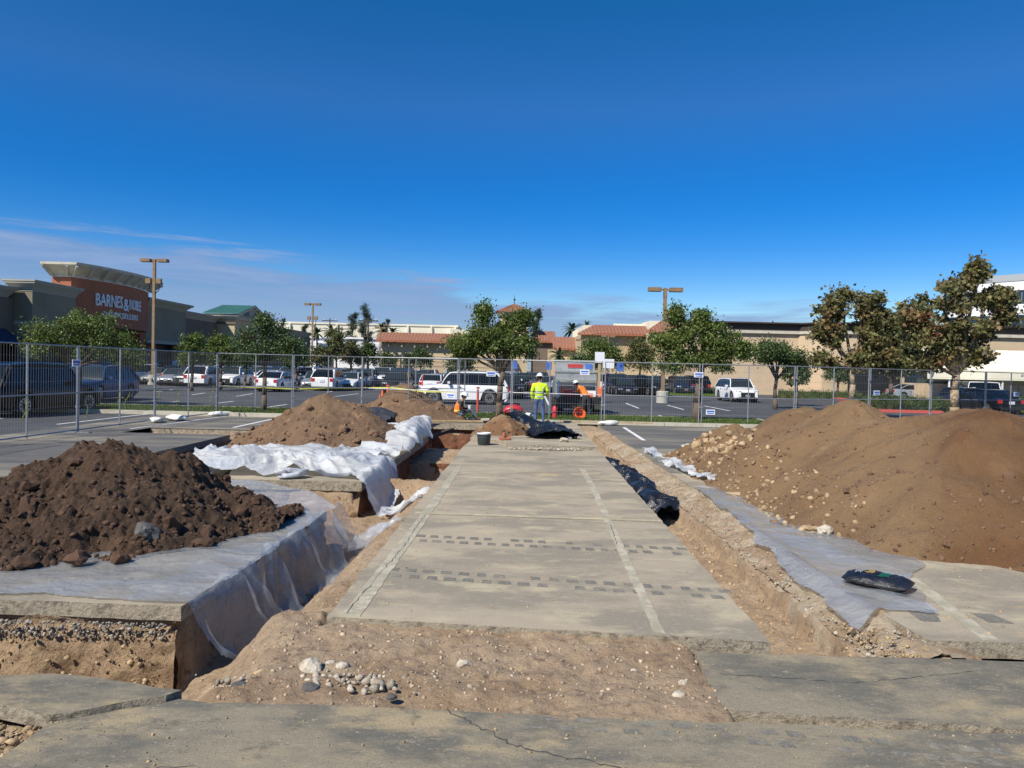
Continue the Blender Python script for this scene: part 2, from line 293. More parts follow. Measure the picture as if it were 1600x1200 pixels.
M['stucco_tan']=mat('tan_stucco',(.53,.43,.27),.95,[(.3,(.48,.36,.21),.4,.65),(5,(.6,.47,.29),.55,.75)],[(40,.3,.01)])
M['stucco_peach']=mat('peach_stucco',(.56,.43,.28),.95,[(.3,(.49,.375,.25),.4,.65)])
M['stucco_olive']=mat('olive_stucco',(.25,.22,.155),.95,[(.3,(.21,.185,.13),.4,.65)])
M['stucco_dark']=mat('taupe_and_shade_stucco',(.17,.13,.1),.95,[(.3,(.14,.11,.085),.4,.65)])  # taupe shop walls, and painted shade on the wing beside the tower
M['stucco_pale']=mat('pale_cream_stucco',(.75,.7,.56),.95,[(.15,(.68,.63,.5),.4,.65)])
M['cornice']=mat('cream_cornice',(.52,.49,.4),.9,[(2,(.44,.41,.33),.45,.65)])
M['cornice_olive']=mat('grey_cornice',(.36,.34,.28),.9)
M['brick']=mat('red_brick_facade',(.36,.13,.07),.92,[(6,(.28,.1,.055),.45,.65),(25,(.42,.19,.12),.58,.7)],[(30,.4,.01)])
M['tile']=mat('terracotta_tiles',(.25,.115,.07),.85,[(3,(.22,.085,.05),.45,.6),(12,(.33,.17,.11),.55,.7)],island=.25)
M['green_roof']=mat('teal_standing_seam',(.085,.24,.2),.5,[(1,(.11,.29,.245),.45,.65)])
M['dark_void']=mat('dark_shopfront',(.012,.012,.014),.5)
M['awn_blue']=mat('navy_awning',(.02,.022,.06),.8)
M['awn_cream']=mat('cream_canvas_awning',(.8,.75,.58),.85)
M['shutter']=mat('brown_shutter',(.1,.08,.06),.7)
M['dark_cornice']=mat('dark_brown_cornice',(.05,.035,.03),.7)
M['office_w']=mat('white_office_panel',(.8,.8,.8),.6)
M['office_g']=mat('office_grey_panel',(.35,.38,.4),.6)
M['office_glass']=mat('office_glass',(.02,.035,.05),.08,spec=.9)
M['letters']=mat('white_sign_letters',(.75,.8,.85),.5)
M['letters_red']=mat('red_sign_letters',(.45,.03,.03),.5)
M['sign_w']=mat('white_sign',(.75,.76,.8),.6)
M['sign_b']=mat('blue_sign',(.05,.14,.5),.6)
M['orange']=mat('orange_plastic',(.85,.13,.02),.5)
M['pinkor']=mat('faded_orange_red_plastic',(.75,.1,.06),.5)
M['vest']=mat('hi_vis_yellow',(.62,.85,.02),.8,[(6,(.5,.72,.02),.45,.65)])
M['orange_cloth']=mat('orange_cloth',(.9,.2,.02),.85)
M['reflect']=mat('silver_tape',(.55,.57,.58),.4)
M['band']=mat('dark_band',(.06,.065,.07),.8)
M['jeans']=mat('blue_denim',(.07,.12,.24),.9,[(8,(.04,.07,.15),.45,.65)])
M['jeans_grey']=mat('grey_denim',(.09,.12,.15),.9)
M['skin']=mat('skin',(.3,.15,.09),.6)
M['dark_cloth']=mat('dark_cloth',(.03,.03,.035),.9)
M['hair']=mat('dark_hair',(.02,.013,.01),.7)
M['hat']=mat('white_hard_hat',(.82,.82,.8),.3)
M['boot']=mat('work_boots',(.12,.07,.04),.8)
M['alu']=mat('brushed_aluminium',(.5,.51,.5),.38,[(3,(.38,.39,.39),.45,.65)],metal=.55)
M['red_pl']=mat('red_plastic',(.6,.03,.04),.4)
M['tape']=mat('yellow_caution_tape',(.72,.7,.12),.5)
M['sandbag']=mat('white_sandbag',(.75,.73,.68),.8,[(6,(.6,.57,.5),.5,.65)],[(20,.5,.02)])
M['bucket']=mat('dark_bucket',(.035,.045,.045),.5)
M['conc']=mat('concrete_base',(.42,.41,.36),.9,[(4,(.33,.32,.28),.45,.65)],[(30,.3,.01)])
M['wood']=mat('raw_timber',(.45,.34,.19),.85,[(6,(.35,.25,.13),.45,.65)])
M['green_print']=mat('green_print',(.01,.09,.045),.35)
M['gold_print']=mat('gold_print',(.3,.21,.05),.35)
M['white_print']=mat('grey_print',(.4,.42,.42),.35)
# ------------------------------------------------------------ ground, slabs, trenches
def trimesh(name,P,T,m):
    me=bpy.data.meshes.new(name); me.vertices.add(len(P)); me.vertices.foreach_set('co',np.asarray(P,np.float32).ravel()); T=np.asarray(T,np.int32); k=T.shape[1]
    me.loops.add(T.size); me.loops.foreach_set('vertex_index',T.ravel()); me.polygons.add(len(T)); me.polygons.foreach_set('loop_start',(np.arange(len(T))*k).astype(np.int32))
    me.materials.append(m); me.update(calc_edges=True); return me
def XL(y): return -1.47+(y-5.97)*.018
def XR(y): return 2.03+(y-5.6)*.019
def box01(x,y,x0,x1,y0,y1,s=.05,n=None):
    if n is not None: x=x+n; y=y+n
    return sst(x0-s,x0+s,x)*(1-sst(x1-s,x1+s,x))*sst(y0-s,y0+s,y)*(1-sst(y1-s,y1+s,y))
def gz(x,y,detail=True):
    x=np.asarray(x,float); y=np.asarray(y,float); n=.05*fbm(x*2.2,y*2.2,0,4)
    z=np.full(np.broadcast(x,y).shape,-.15)
    def put(m,t):
        nonlocal z; z=z*(1-m)+t*m
    put(box01(x,y,-1.9,1.43,4.3,6.05,.06),-.05+.01*fbm(x*1.6,y*1.6,3,4)+.022*sst(5.3,5.7,y))
    # left trench beside the centre slab
    fl=-.66+.52*sst(-2.35,-1.62,x-.02*(y-6)+.08*vnoise(x*1.5,y*1.5))
    put(box01(x,y,-2.74,-1.35,5.9,14.3,.05,n*.5),fl)
    put(sst(-1.35,-1.8,x+n*2)*0,0)
    put(box01(x,y,-9,-1.5,4.72,6.25,.05,n),-.05-.6*(1-sst(-2.5,-1.68,x+.1*(y-5)+n*2)))
    put(box01(x,y,-9,-2.66,4.76,6.2,.06,n*.5),-.78)
    put(box01(x,y,-4.75,-1.9,10.3,12.97,.07,n),-.64)
    put(box01(x,y,-2.74,-1.2,14.5,18.9,.12,n),-1.35)
    put(box01(x,y,-2.74,-1.2,18.9,22.6,.08,n),-.42)
    put(box01(x,y,-2.9,-1.0,22.6,26.6,.08,n),-1.7)
    put(box01(x,y,-8.02,-7.25,6.0,21,.05,n*.5),-.5); put(box01(x,y,-8.02,-6.4,16,21,.1,n),-.42)
    put(box01(x,y,-11.2,-7.8,20.9,22.6,.15,n*2),-.14)
    put(box01(x,y,-8.02,-6.9,22.4,27.2,.1,n),-.4)
    # right trench
    put(box01(x,y,1.5,2.78,5.45,25.4,.045,n*.7),-.4+.05*sst(2.2,2.6,x))
    sh=np.clip(-.17+.12*sst(2.8,3.25,x),-1,0); put(box01(x,y,2.8,3.6,5.45,25.8,.04,n*.7),sh)
    put(box01(x,y,1.5,3.3,25.4,28.2,.3,n),-.03)
    if detail: z=z+.018*fbm(x*1.3,y*1.3,0,3)+.02*fbm(x*6,y*6,1,6,2.1,.6)
    return z
ys=[4.0]
while ys[-1]<28.4: ys.append(ys[-1]+max(.018,ys[-1]*.0042))
ys=np.array(ys); xs=np.concatenate([np.arange(-11.3,-3,.05),np.arange(-3,3.9,.022)])
X,Y=np.meshgrid(xs,ys); Z=gz(X,Y)
o=bpy.data.objects.new('excavated_soil_ground',gridmesh('excavated_soil_ground',np.stack([X,Y,Z],-1),M['soil'])); link(o); tag(o,kind='structure')
# deep base so nothing is open below
MB().b2((-700,-60,-2.6),(700,900,-2.5)).build('subsoil_ground',M['soil_wall']); bpy.data.objects['subsoil_ground']['kind']='structure'
# surrounding lot surface
m=MB()
def rect(x0,y0,x1,y1,z,mi=0): m.add([(x0,y0,z),(x1,y0,z),(x1,y1,z),(x0,y1,z)],[(0,1,2,3)],mi)
rect(-700,32.45,700,900,0); rect(-700,-60,-13.5,32.45,0); rect(20,-60,700,32.45,0)
rect(-13.5,4.4,-8.0,20.95,0,1); rect(-13.5,22.6,-8.0,32.45,0,1); rect(-13.5,20.95,-11.1,22.6,0,1)
rect(-8.0,27.1,-2.9,32.45,0,1); rect(-2.9,28.2,3.3,32.45,0,1); rect(3.3,15.0,20,32.45,0,1)
rect(-13.5,-60,20,-12,-.03,1); rect(14,-12,20,5.6,-.03,1); rect(-13.5,-12,-12,4.4,-.03,1)
m.build('parking_lot_ground',[M['lot'],M['lot_dust']]); bpy.data.objects['parking_lot_ground']['kind']='structure'
o=MB().add([(-12,-12,-.17),(0,-12,-.17),(0,4.05,-.17),(-12,4.05,-.17)],[(0,1,2,3)]).build('bare_soil_ground',M['soil']); o['kind']='structure'
def ragged(pts,step=.12,amp=.018,skip=()):
    out=[]
    n=len(pts)
    for i in range(n):
        a,b=Vector((*pts[i],0)),Vector((*pts[(i+1)%n],0)); d=b-a; L=d.length; k=max(1,int(L/step)); nv=Vector((-d.y,d.x,0)).normalized()
        for j in range(k):
            p=a+d*(j/k); f=0 if (j==0 or i in skip) else amp*(rnd.random()-.5)*2
            q=p+nv*f; out.append((q.x,q.y))
    return out
def slab(name,pts,z1,th,mt,label=None,step=.15,amp=.012,side='slab_edge'):
    o=MB().poly(ragged(pts,step,amp),z1-th,z1,1).build(name,[M[mt],M[side]]); o['kind']='structure'
    if label: o['label']=label
    return o
CS=slab('centre_slab',[(-1.47,5.97),(2.03,5.62),(2.29,19.2),(2.3,20),(-1.0,28.2),(-1.23,19.3)][:3]+[(2.29,19.3),(-.5,20.9),(-1.1,21.5),(-1.24,19.3)],0,.13,'slab')
slab('far_slab',[(-.12,19.14),(2.27,19.1),(2.45,28.2),(-.95,28.2),(-1.14,20.6),(-.12,20.1)],.085,.2,'slab',step=.3)
slab('front_slab',[(-2.62,3.75),(-2.6,4.17),(-2.1,4.43),(-2.01,4.50),(-1.8,4.46),(-1.1,4.47),(.24,4.4),(1.57,4.35),(3.1,4.3),(14,4.1),(14,-12),(-12,-12),(-4.2,1.5)],-.03,.12,'slab_dark')
slab('right_front_slab',[(1.42,5.5),(14,5.3),(14,4.12),(3.1,4.4),(1.36,4.56),(1.33,4.67),(1.38,5.0)],-.045,.12,'slab_dark')
slab('broken_left_slab',[(-7,4.6),(-3.1,4.73),(-2.95,4.76),(-2.02,4.56),(-2.08,4.48),(-2.3,4.38),(-2.62,4.2),(-3.0,4.32),(-7,4.1)],.0,.09,'slab_dark',amp=.02)
slab('left_block_slab',[(-2.73,6.13),(-2.55,10.25),(-4.3,10.35),(-5.0,12.2),(-7.3,12.2),(-7.3,6.35)],0,.125,'slab')
slab('sunken_slab',[(-7.25,12.35),(-5.25,12.4),(-5.75,15.55),(-7.3,15.8)],.04,.16,'lot_dust')
slab('middle_block_slab',[(-5,12.95),(-2.62,12.98),(-2.45,20.6),(-2.5,22.4),(-6.3,22.4),(-6.4,16),(-5.8,15.6)],0,.17,'slab')
slab('far_left_slab',[(-6.8,22.7),(-2.95,22.6),(-2.9,28.2),(-6.9,28.2)],.0,.15,'slab',step=.3)
slab('trench_end_slab',[(-2.9,26.55),(-.98,26.5),(-.98,28.19),(-2.89,28.19)],.03,.2,'slab',step=.3)
slab('right_lot_slab',[(3.32,5.72),(3.26,6.3),(3.3,7.6),(3.33,9.5),(3.34,11.5),(3.28,14.99),(20,14.99),(20,5.6)],0,.13,'slab')
# lot edge face beside the left trench
MB().b2((-8.3,4.5,-.16),(-8.0,20.93,-.003)).b2((-8.3,22.62,-.2),(-8.0,27.1,-.003)).b2((-11.1,22.62,-.2),(-8.3,22.9,-.003)).build('lot_edge',M['slab_edge'])['kind']='structure'
MB().b2((3.3,15.0,-.13),(3.5,28.2,-.003)).build('right_lot_edge',M['slab_edge'])['kind']='structure'
def wallstrip(name,p0,p1,z0,z1,nx,ny,mt,amp=.05,foot=.1,res=.02,seed=0,tiers=None):
    L=math.dist(p0,p1); S,T=np.meshgrid(np.linspace(0,1,int(L/res)+2),np.linspace(0,1,int((z1-z0)/res)+2))
    x=p0[0]+(p1[0]-p0[0])*S; y=p0[1]+(p1[1]-p0[1])*S; z=z1+(z0-z1)*T
    d=amp*fbm(x*3+seed,y*3,z*4,6,2.1,.55)+foot*T**2+.02*T+ -.03*np.exp(-((T-.1)/.06)**2)
    P=np.stack([x+nx*d,y+ny*d,z+.01*fbm(x*9,y*9,z*9,3)],-1)
    o=bpy.data.objects.new(name,gridmesh(name,P,M[mt])); link(o); o['kind']='structure'; return o
wallstrip('left_block_front_bank',(-7.6,6.22),(-2.78,6.17),-.82,-.12,0,-1,'soil_wall',.055,.1,.018)
wallstrip('left_block_side_bank',(-2.8,6.14),(-2.6,10.3),-.8,-.12,1,0,'soil_wall',.05,.06,.03)
wallstrip('left_block_rear_bank',(-2.6,10.27),(-4.6,10.4),-.8,-.12,0,1,'soil_wall',.05,.06,.04)
wallstrip('middle_block_front_bank',(-5.0,12.99),(-2.66,13.02),-.75,-.16,0,-1,'soil_wall',.05,.12,.025,3)
wallstrip('middle_block_side_bank',(-2.68,13.0),(-2.55,22.4),-1.5,-.16,1,0,'soil_red',.06,.05,.045,4)
wallstrip('centre_slab_left_bank',(-1.5,6.1),(-1.28,21.5),-1.5,-.12,-1,0,'soil_wall',.03,.03,.05,5)
wallstrip('trench_step_bank',(-2.75,18.95),(-1.2,18.95),-1.5,-.42,0,-1,'soil_red',.09,.05,.04,6)
wallstrip('trench_end_bank',(-2.9,26.6),(-.98,26.6),-1.8,-.16,0,-1,'soil_red',.06,.05,.05,7)
wallstrip('trench_end_left_bank',(-2.88,22.6),(-2.88,26.6),-1.8,-.14,1,0,'soil_red',.05,.05,.06,8)
wallstrip('right_trench_bank',(2.83,5.5),(2.83,25.5),-.45,-.14,-1,0,'gravel_wall',.045,.07,.035,9)
wallstrip('lot_edge_bank',(-8.02,4.6),(-8.02,21),-.6,-.15,1,0,'soil_wall',.05,.1,.05,10)
# gravel shelf beside the right trench
xs=np.arange(2.74,3.45,.018); ys2=[5.46]
while ys2[-1]<26: ys2.append(ys2[-1]+max(.02,ys2[-1]*.004))
X,Y=np.meshgrid(xs,np.array(ys2)); e=.07*fbm(Y*1.1,0*Y,0,4)
t=sst(2.80,3.28,X-e*.4); Z=-.16+.13*t+.035*fbm(X*3,Y*2,0,3)+.022*fbm(X*14,Y*14,2,4)-.35*(1-sst(2.76,2.83,X-e*.8))
Z=np.where(X>3.32,np.minimum(Z,-.03),Z)
o=bpy.data.objects.new('gravel_shelf',gridmesh('gravel_shelf',np.stack([X,Y,Z],-1),M['gravel_wall'])); link(o); o['kind']='structure'
# painted marks, four millimetres proud
def sheet(name,pts,z,mt,parent=None,th=.004,jit=.008,step=.1):
    o=MB().poly(ragged(pts,step,jit),z+.0005,z+th,0).build(name,M[mt],parent); o['kind']='structure'; return o
sheet('worn_paint_line',[(-1.36,6.0),(-1.2,5.98),(-1.07,11),(-1.0,15.3),(-1.12,15.4),(-1.2,11)],0,'line_worn',CS)
sheet('worn_paint_line',[(1.16,5.78),(1.25,5.76),(1.52,13),(1.56,15.3),(1.45,15.4),(1.42,13)],0,'line_worn',CS)
sheet('worn_paint_line',[(-1.32,10.24),(2.1,10.06),(2.1,10.17),(-1.32,10.36)],0.0045,'line_yellow',CS)
def crack(pts,w_,z,parent=None,j=.035,n=26):
    P=[Vector((*p,0)) for p in pts]; Q=[]
    for a,b in zip(P[:-1],P[1:]):
        for k in range(n): Q.append(a.lerp(b,k/n)+Vector(((rnd.random()-.5)*j,(rnd.random()-.5)*j,0)))
    m=MB(); V=[];Fc=[]
    for i,q in enumerate(Q):
        d=(Q[min(i+1,len(Q)-1)]-Q[max(i-1,0)]); nn=Vector((-d.y,d.x,0)).normalized()*w_*(.3+rnd.random()); V+=[(q-nn)+Vector((0,0,z)),(q+nn)+Vector((0,0,z))]
    for i in range(len(Q)-1): Fc.append((2*i,2*i+2,2*i+3,2*i+1))
    o=m.add(V,Fc).build('slab_crack',M['rock_dark'],parent); o['kind']='structure'
crack([(-1.33,6.05),(-1.2,8.2),(-1.16,10.2)],.003,.0085,CS,.03); crack([(1.28,8.6),(1.36,9.8)],.004,.0085,CS,.02); crack([(-.35,4.42),(.1,4.0),(.9,3.72)],.006,-.0265); crack([(-2.6,3.6),(-1.6,3.75),(-.2,3.3),(1.6,3.35),(3.2,3.05)],.003,-.0265,None,.02); crack([(1.5,5.1),(2.4,5.0),(3.4,5.25)],.003,-.0415,None,.02)
def tread(p0,p1,w,n,z=0.0,par=1,hs=.31):
    m=MB(); d=Vector((p1[0]-p0[0],p1[1]-p0[1],0)); L=d.length; d.normalize(); nv=Vector((-d.y,d.x,0))
    for r in (0,1):
        for i in range(n):
            if rnd.random()<.1: continue
            c=Vector((*p0,0))+d*((i+.5*r+.3)*L/n)+nv*(w*(.5 if r else -.5)); hl=L/n*hs*(.8+.4*rnd.random())
            m.poly([(c+d*x+nv*y)[:2] for x,y in ((-hl,-w*.24),(hl,-w*.24),(hl*.6,w*.26),(-hl*1.2,w*.26))],z+.0002,z+.0035)
    o=m.build('tyre_tread_marks',M['tyre_mark'],CS if par else None); o['kind']='stuff'
tread((-1.2,8.8),(2.05,8.42),.24,20); tread((-1.3,7.32),(2.08,6.8),.21,19)
tread(G(1170,1150,-.03)[:2],G(1580,1185,-.03)[:2],.13,9,-.0297,0,.33); tread(G(820,1128,-.03)[:2],G(1130,1145,-.03)[:2],.1,6,-.0297,0,.25)
def lot_line(a,b,w=.1,z=0,mt='line'):
    a,b=Vector((*a[:2],0)),Vector((*b[:2],0)); d=(b-a).normalized(); n=Vector((-d.y,d.x,0))*w/2
    o=MB().poly([(a-n)[:2],(b-n)[:2],(b+n)[:2],(a+n)[:2]],z+.0005,z+.004).build('lot_line',M[mt]); o['kind']='structure'
for a,b in [((90,663),(248,645)),((205,670),(430,640)),((0,654),(45,648)),((365,668),(425,655)),((955,668),(1052,0)),((1215,655),(1250,665))][:4]: lot_line(G(*a),G(*b),.11)
lot_line(G(1006,688),G(975,668),.12); lot_line(G(245,735),G(335,716),.1,.04)
for a,b in [((510,613),(560,604)),((545,637),(548,637)),((788,628),(797,619)),((851,619),(858,633)),((978,630),(998,638)),((1043,633),(1068,640)),((1030,649),(1052,658)),((1100,634),(1140,642)),((1118,654),(1150,662)),((600,623),(640,618)),((505,622),(560,615)),((370,619),(395,615)),((300,617),(320,614)),((245,630),(280,627)),((340,630),(365,627)),((180,625),(200,623)),((806,606),(812,597)),((865,652),(868,660)),((420,636),(448,632)),((244,612),(270,609))]:
    if a!=(545,637): lot_line(G(*a),G(*b),.12)
sheet('worn_paint_line',[G(1415,905)[:2],G(1432,903)[:2],G(1560,1000)[:2],G(1535,1001)[:2]],0,'line_worn'); sheet('asphalt_patch',[G(1418,955)[:2],G(1458,955)[:2],G(1470,972)[:2],G(1440,971)[:2]],0,'tyre_mark'); sheet('asphalt_patch',[G(1515,958)[:2],G(1550,960)[:2],G(1585,975)[:2],G(1545,973)[:2]],0,'tyre_mark')
# kerbs and grass strip
def kerbline(y): return 28.35
m=MB(); m.b2((-18.4,28.3,0),(-8.1,28.5,.14)); 
for k in range(14):
    x0=-8.1+k*2.0; m.b2((x0+.01,28.3,-.01),(x0+1.99,28.48,.13+.008*rnd.random()))
m.build('front_kerb',M['kerb'])['kind']='structure'
MB().b2((-18.4,32.2,0),(10.8,32.4,.14)).b2((-18.4,28.5,0),(-18.2,32.2,.14)).b2((10.6,30.8,0),(10.8,32.2,.14)).build('rear_kerb',M['kerb'])['kind']='structure'
def lawn(name,x0,x1,y0,y1,z,n,fn=None,h=.07):
    MB().b2((x0,y0,z-.1),(x1,y1,z)).build(name+'_soil',M['grass'])['kind']='structure'
    N=n; P=nr.rand(N,2); X=x0+(x1-x0)*P[:,0]; Y=y0+(y1-y0)*P[:,1]; a=nr.rand(N)*6.28; hh=h*(.6+.8*nr.rand(N)); w_=.012+.018*nr.rand(N)
    bx,by=np.cos(a)*w_,np.sin(a)*w_; lx,ly=(nr.rand(2,N)-.5)*h
    V=np.stack([np.stack([X-bx,Y-by,0*X+z],-1),np.stack([X+bx,Y+by,0*X+z],-1),np.stack([X+lx,Y+ly,z+hh],-1)],1).reshape(-1,3)
    me=bpy.data.meshes.new(name); me.vertices.add(len(V)); me.vertices.foreach_set('co',V.ravel().astype(np.float32)); me.loops.add(len(V)); me.loops.foreach_set('vertex_index',np.arange(len(V)).astype(np.int32))
    me.polygons.add(N); me.polygons.foreach_set('loop_start',(np.arange(N)*3).astype(np.int32)); me.materials.append(M['grass']); me.update(calc_edges=True)
    o=bpy.data.objects.new(name,me); link(o); return o
for ob in (lawn('lawn_strip',-18.2,10.6,28.5,32.2,.1,42000),):
    tag(ob,'narrow strip of lawn between the two kerbs behind the wire fence','grass',kind='stuff')
# ------------------------------------------------------------ loose stones (stuff)
def scatter(name,pts,rfun,mt,label,cat,sub=1,amp=.3,parent=None):
    V,Fc=ICO[sub]; V=np.array([tuple(v) for v in V]); Fc=np.array(Fc); n=len(pts); k=len(V)
    r=np.array([rfun(i) for i in range(n)])[:,None,None]; C=np.array([[float(c) for c in p] for p in pts])[:,None,:]
    sc3=np.stack([.8+.5*nr.rand(n),.7+.5*nr.rand(n),.5+.4*nr.rand(n)],-1)[:,None,:]
    nz=1+amp*nr.uniform(-1,1,(n,k,1))*.9; a=nr.rand(n)*6.28; b=nr.rand(n)*2
    P=V[None]*sc3*nz
    y,z=P[...,1]*np.cos(b)[:,None]-P[...,2]*np.sin(b)[:,None],P[...,1]*np.sin(b)[:,None]+P[...,2]*np.cos(b)[:,None]
    x=P[...,0]; x,y=x*np.cos(a)[:,None]-y*np.sin(a)[:,None],x*np.sin(a)[:,None]+y*np.cos(a)[:,None]
    P=(np.stack([x,y,z],-1)*r+C).reshape(-1,3); Fq=(Fc[None]+(np.arange(n)*k)[:,None,None]).reshape(-1,3)
    me=trimesh(name,P,Fq,M[mt]); o=bpy.data.objects.new(name,me); link(o,parent); o['kind']='stuff'
    if label: o['label']=label; o['category']=cat
    return o
def rp(n,x0,x1,y0,y1,zf=None):
    x=x0+(x1-x0)*nr.rand(n); y=y0+(y1-y0)*nr.rand(n); z=gz(x,y) if zf is None else zf(x,y); return list(zip(x,y,z))
pw=lambda a,b:(lambda i:a+(b-a)*rnd.random()**4)
scatter('pebbles',rp(1500,-2.0,1.4,4.5,5.95),pw(.003,.02),'pebble','pale pebbles strewn over the bare soil in front of the long slab','pebbles')
scatter('pebbles',rp(700,-2.45,-1.25,6,13),pw(.004,.02),'rock_tan','small tan stones along the floor of the left trench','pebbles')
scatter('pebbles',rp(1300,2.1,2.8,5.6,12),pw(.004,.028),'rock_tan','tan pebbles along the floor of the right trench','pebbles')
A=[(2.8+.5*rnd.random(),5.6+10*rnd.random()**1.5) for _ in range(2600)]
scatter('gravel',[(x,y,-.15+.12*min(1,max(0,(x-2.8)/.45))+.01) for x,y in A],pw(.003,.017),'rock','pale gravel on the sloping shelf right of the right trench','gravel')
scatter('gravel',[(-2.85-4.4*rnd.random(),6.14-.02*rnd.random(),-.15-.13*rnd.random()**1.5) for _ in range(1300)],pw(.008,.022),'gravel_grey','grey gravel layer just under the slab above the front left pit','gravel')
scatter('pebbles',[(-2.85-4.4*rnd.random(),6.11-.02*rnd.random(),-.25-.5*rnd.random()) for _ in range(500)],pw(.005,.028),'rock_tan','stones sticking out of the soil wall of the front left pit','pebbles')
scatter('gravel',rp(700,-3.6,-2.35,3.6,4.25,lambda x,y:-.075+0*x),pw(.008,.04),'rock_tan','broken tan gravel at the bottom left corner beside the cracked slab','gravel')
scatter('gravel',[(-.05+1.85*rnd.random(),18.7+.4*rnd.random(),.012+.03*rnd.random()) for _ in range(500)],pw(.012,.035),'rock','pale gravel bed at the foot of the raised far slab','gravel')
scatter('gravel',[(2.85+.5*rnd.random(),5.52+.75*rnd.random(),-.12+.08*rnd.random()) for _ in range(600)],pw(.003,.022),'rock_tan','whitish rubble at the near corner of the right hand slab','gravel')
scatter('crumbs',[(-1.3+3.2*rnd.random(),6+12*rnd.random(),.003) for _ in range(500)]+[(-4+8*rnd.random(),2.6+1.7*rnd.random(),-.027) for _ in range(900)],pw(.003,.012),'rock_tan','scattered soil crumbs on the grey slabs','crumbs')
scatter('crumbs',[(3.5+3*rnd.random(),5.8+2.2*rnd.random(),.003) for _ in range(260)],pw(.004,.02),'rock_tan','tan crumbs and grit on the right hand slab by the black bag','crumbs')
def rock(px,py,z,r,mt,label,flat=.7,amp=.3,sub=2,wide=1.2):
    if r>.09: sub=3; amp=.36
    p=G(px,py,z); m=MB(); m.blob((0,0,0),(r*wide,r,r*flat),seed=rnd.random()*60,amp=amp,sub=sub); o=m.build('rock',M[mt]); o.location=(p.x,p.y,z+r*flat*.65); o.rotation_euler=(0,0,rnd.random()*6)
    return tag(o,label,'rock')
rock(485,1052,-.08,.085,'rock','largest pale rubble boulder on the soil in front of the left trench')
rock(535,1048,-.08,.05,'rock','pale stone just right of the largest rubble boulder')
rock(515,1040,-.08,.035,'rock','small stone leaning against the right side of the largest rubble boulder')
rock(408,1058,-.1,.05,'rock_tan','tan rounded stone left of the largest rubble boulder')
rock(437,1060,-.1,.035,'rock','small grey stone between the tan stone and the largest boulder')
rock(425,1063,-.1,.03,'rock_tan','small stone below the tan rounded stone')
rock(485,1080,-.06,.055,'rock_dark','dark angular asphalt chunk at the front slab edge',flat=.6)
rock(375,1073,-.06,.05,'rock_dark','flat dark asphalt chunk at the corner of the cracked slab',flat=.4)
rock(612,1092,-.05,.028,'rock_dark','small dark lump at the edge of the front slab')
rock(724,1042,-.08,.042,'rock','pale stone half buried in the middle of the bare soil')
rock(1060,1092,-.06,.042,'rock','pale stone near the corner of the right front slab')
rock(1058,1062,-.06,.025,'rock_tan','small tan stone above the pale stone by the right front slab')
rock(1066,1072,-.06,.036,'rock','grey stone between the two stones by the right front slab')
rock(990,1052,-.07,.028,'rock','small grey stone right of centre on the bare soil')
rock(201,905,0,.035,'rock_tan','yellowish stone lying alone on the clear plastic sheet',flat=.45)
rock(1078,700,0,.17,'rock','rounded pale rock on the asphalt at the left foot of the big pile',flat=.45)
rock(882,690,.085,.1,'rock','pale rock holding down the black sheet on the far slab')
rock(1288,836,0,.1,'rock','larger of two pale stones at the left foot of the big pile')
rock(1265,832,0,.11,'rock_tan','flat tan stone left of the pale stone at the foot of the big pile',flat=.5)
rock(1383,888,0,.0,'rock','x') if False else None
rock(1318,776,0,.0,'rock','x') if False else None
rock(1320,773,0,.001,'rock','x') if False else None
rock(1212,818,0,.05,'clod','dark clod alone on the clear plastic left of the big pile')
rock(1155,775,0,.14,'rock_tan','flat slab of rubble by the end of the white sheet',flat=.3,wide=1.7)
rock(1590,835,0,.09,'rock','whitish stone at the right foot of the big pile')
rock(1234,600+1,.0,.42,'rock','x') if False else None
rock(1190,586+24,0,.62,'rock','pale landscape boulder left of the white parked car',flat=.7,wide=1.5)
rock(232,850,.06,.15,'rock_dark','grey concrete lump set in the near face of the dark soil pile',flat=.9,wide=1.1)
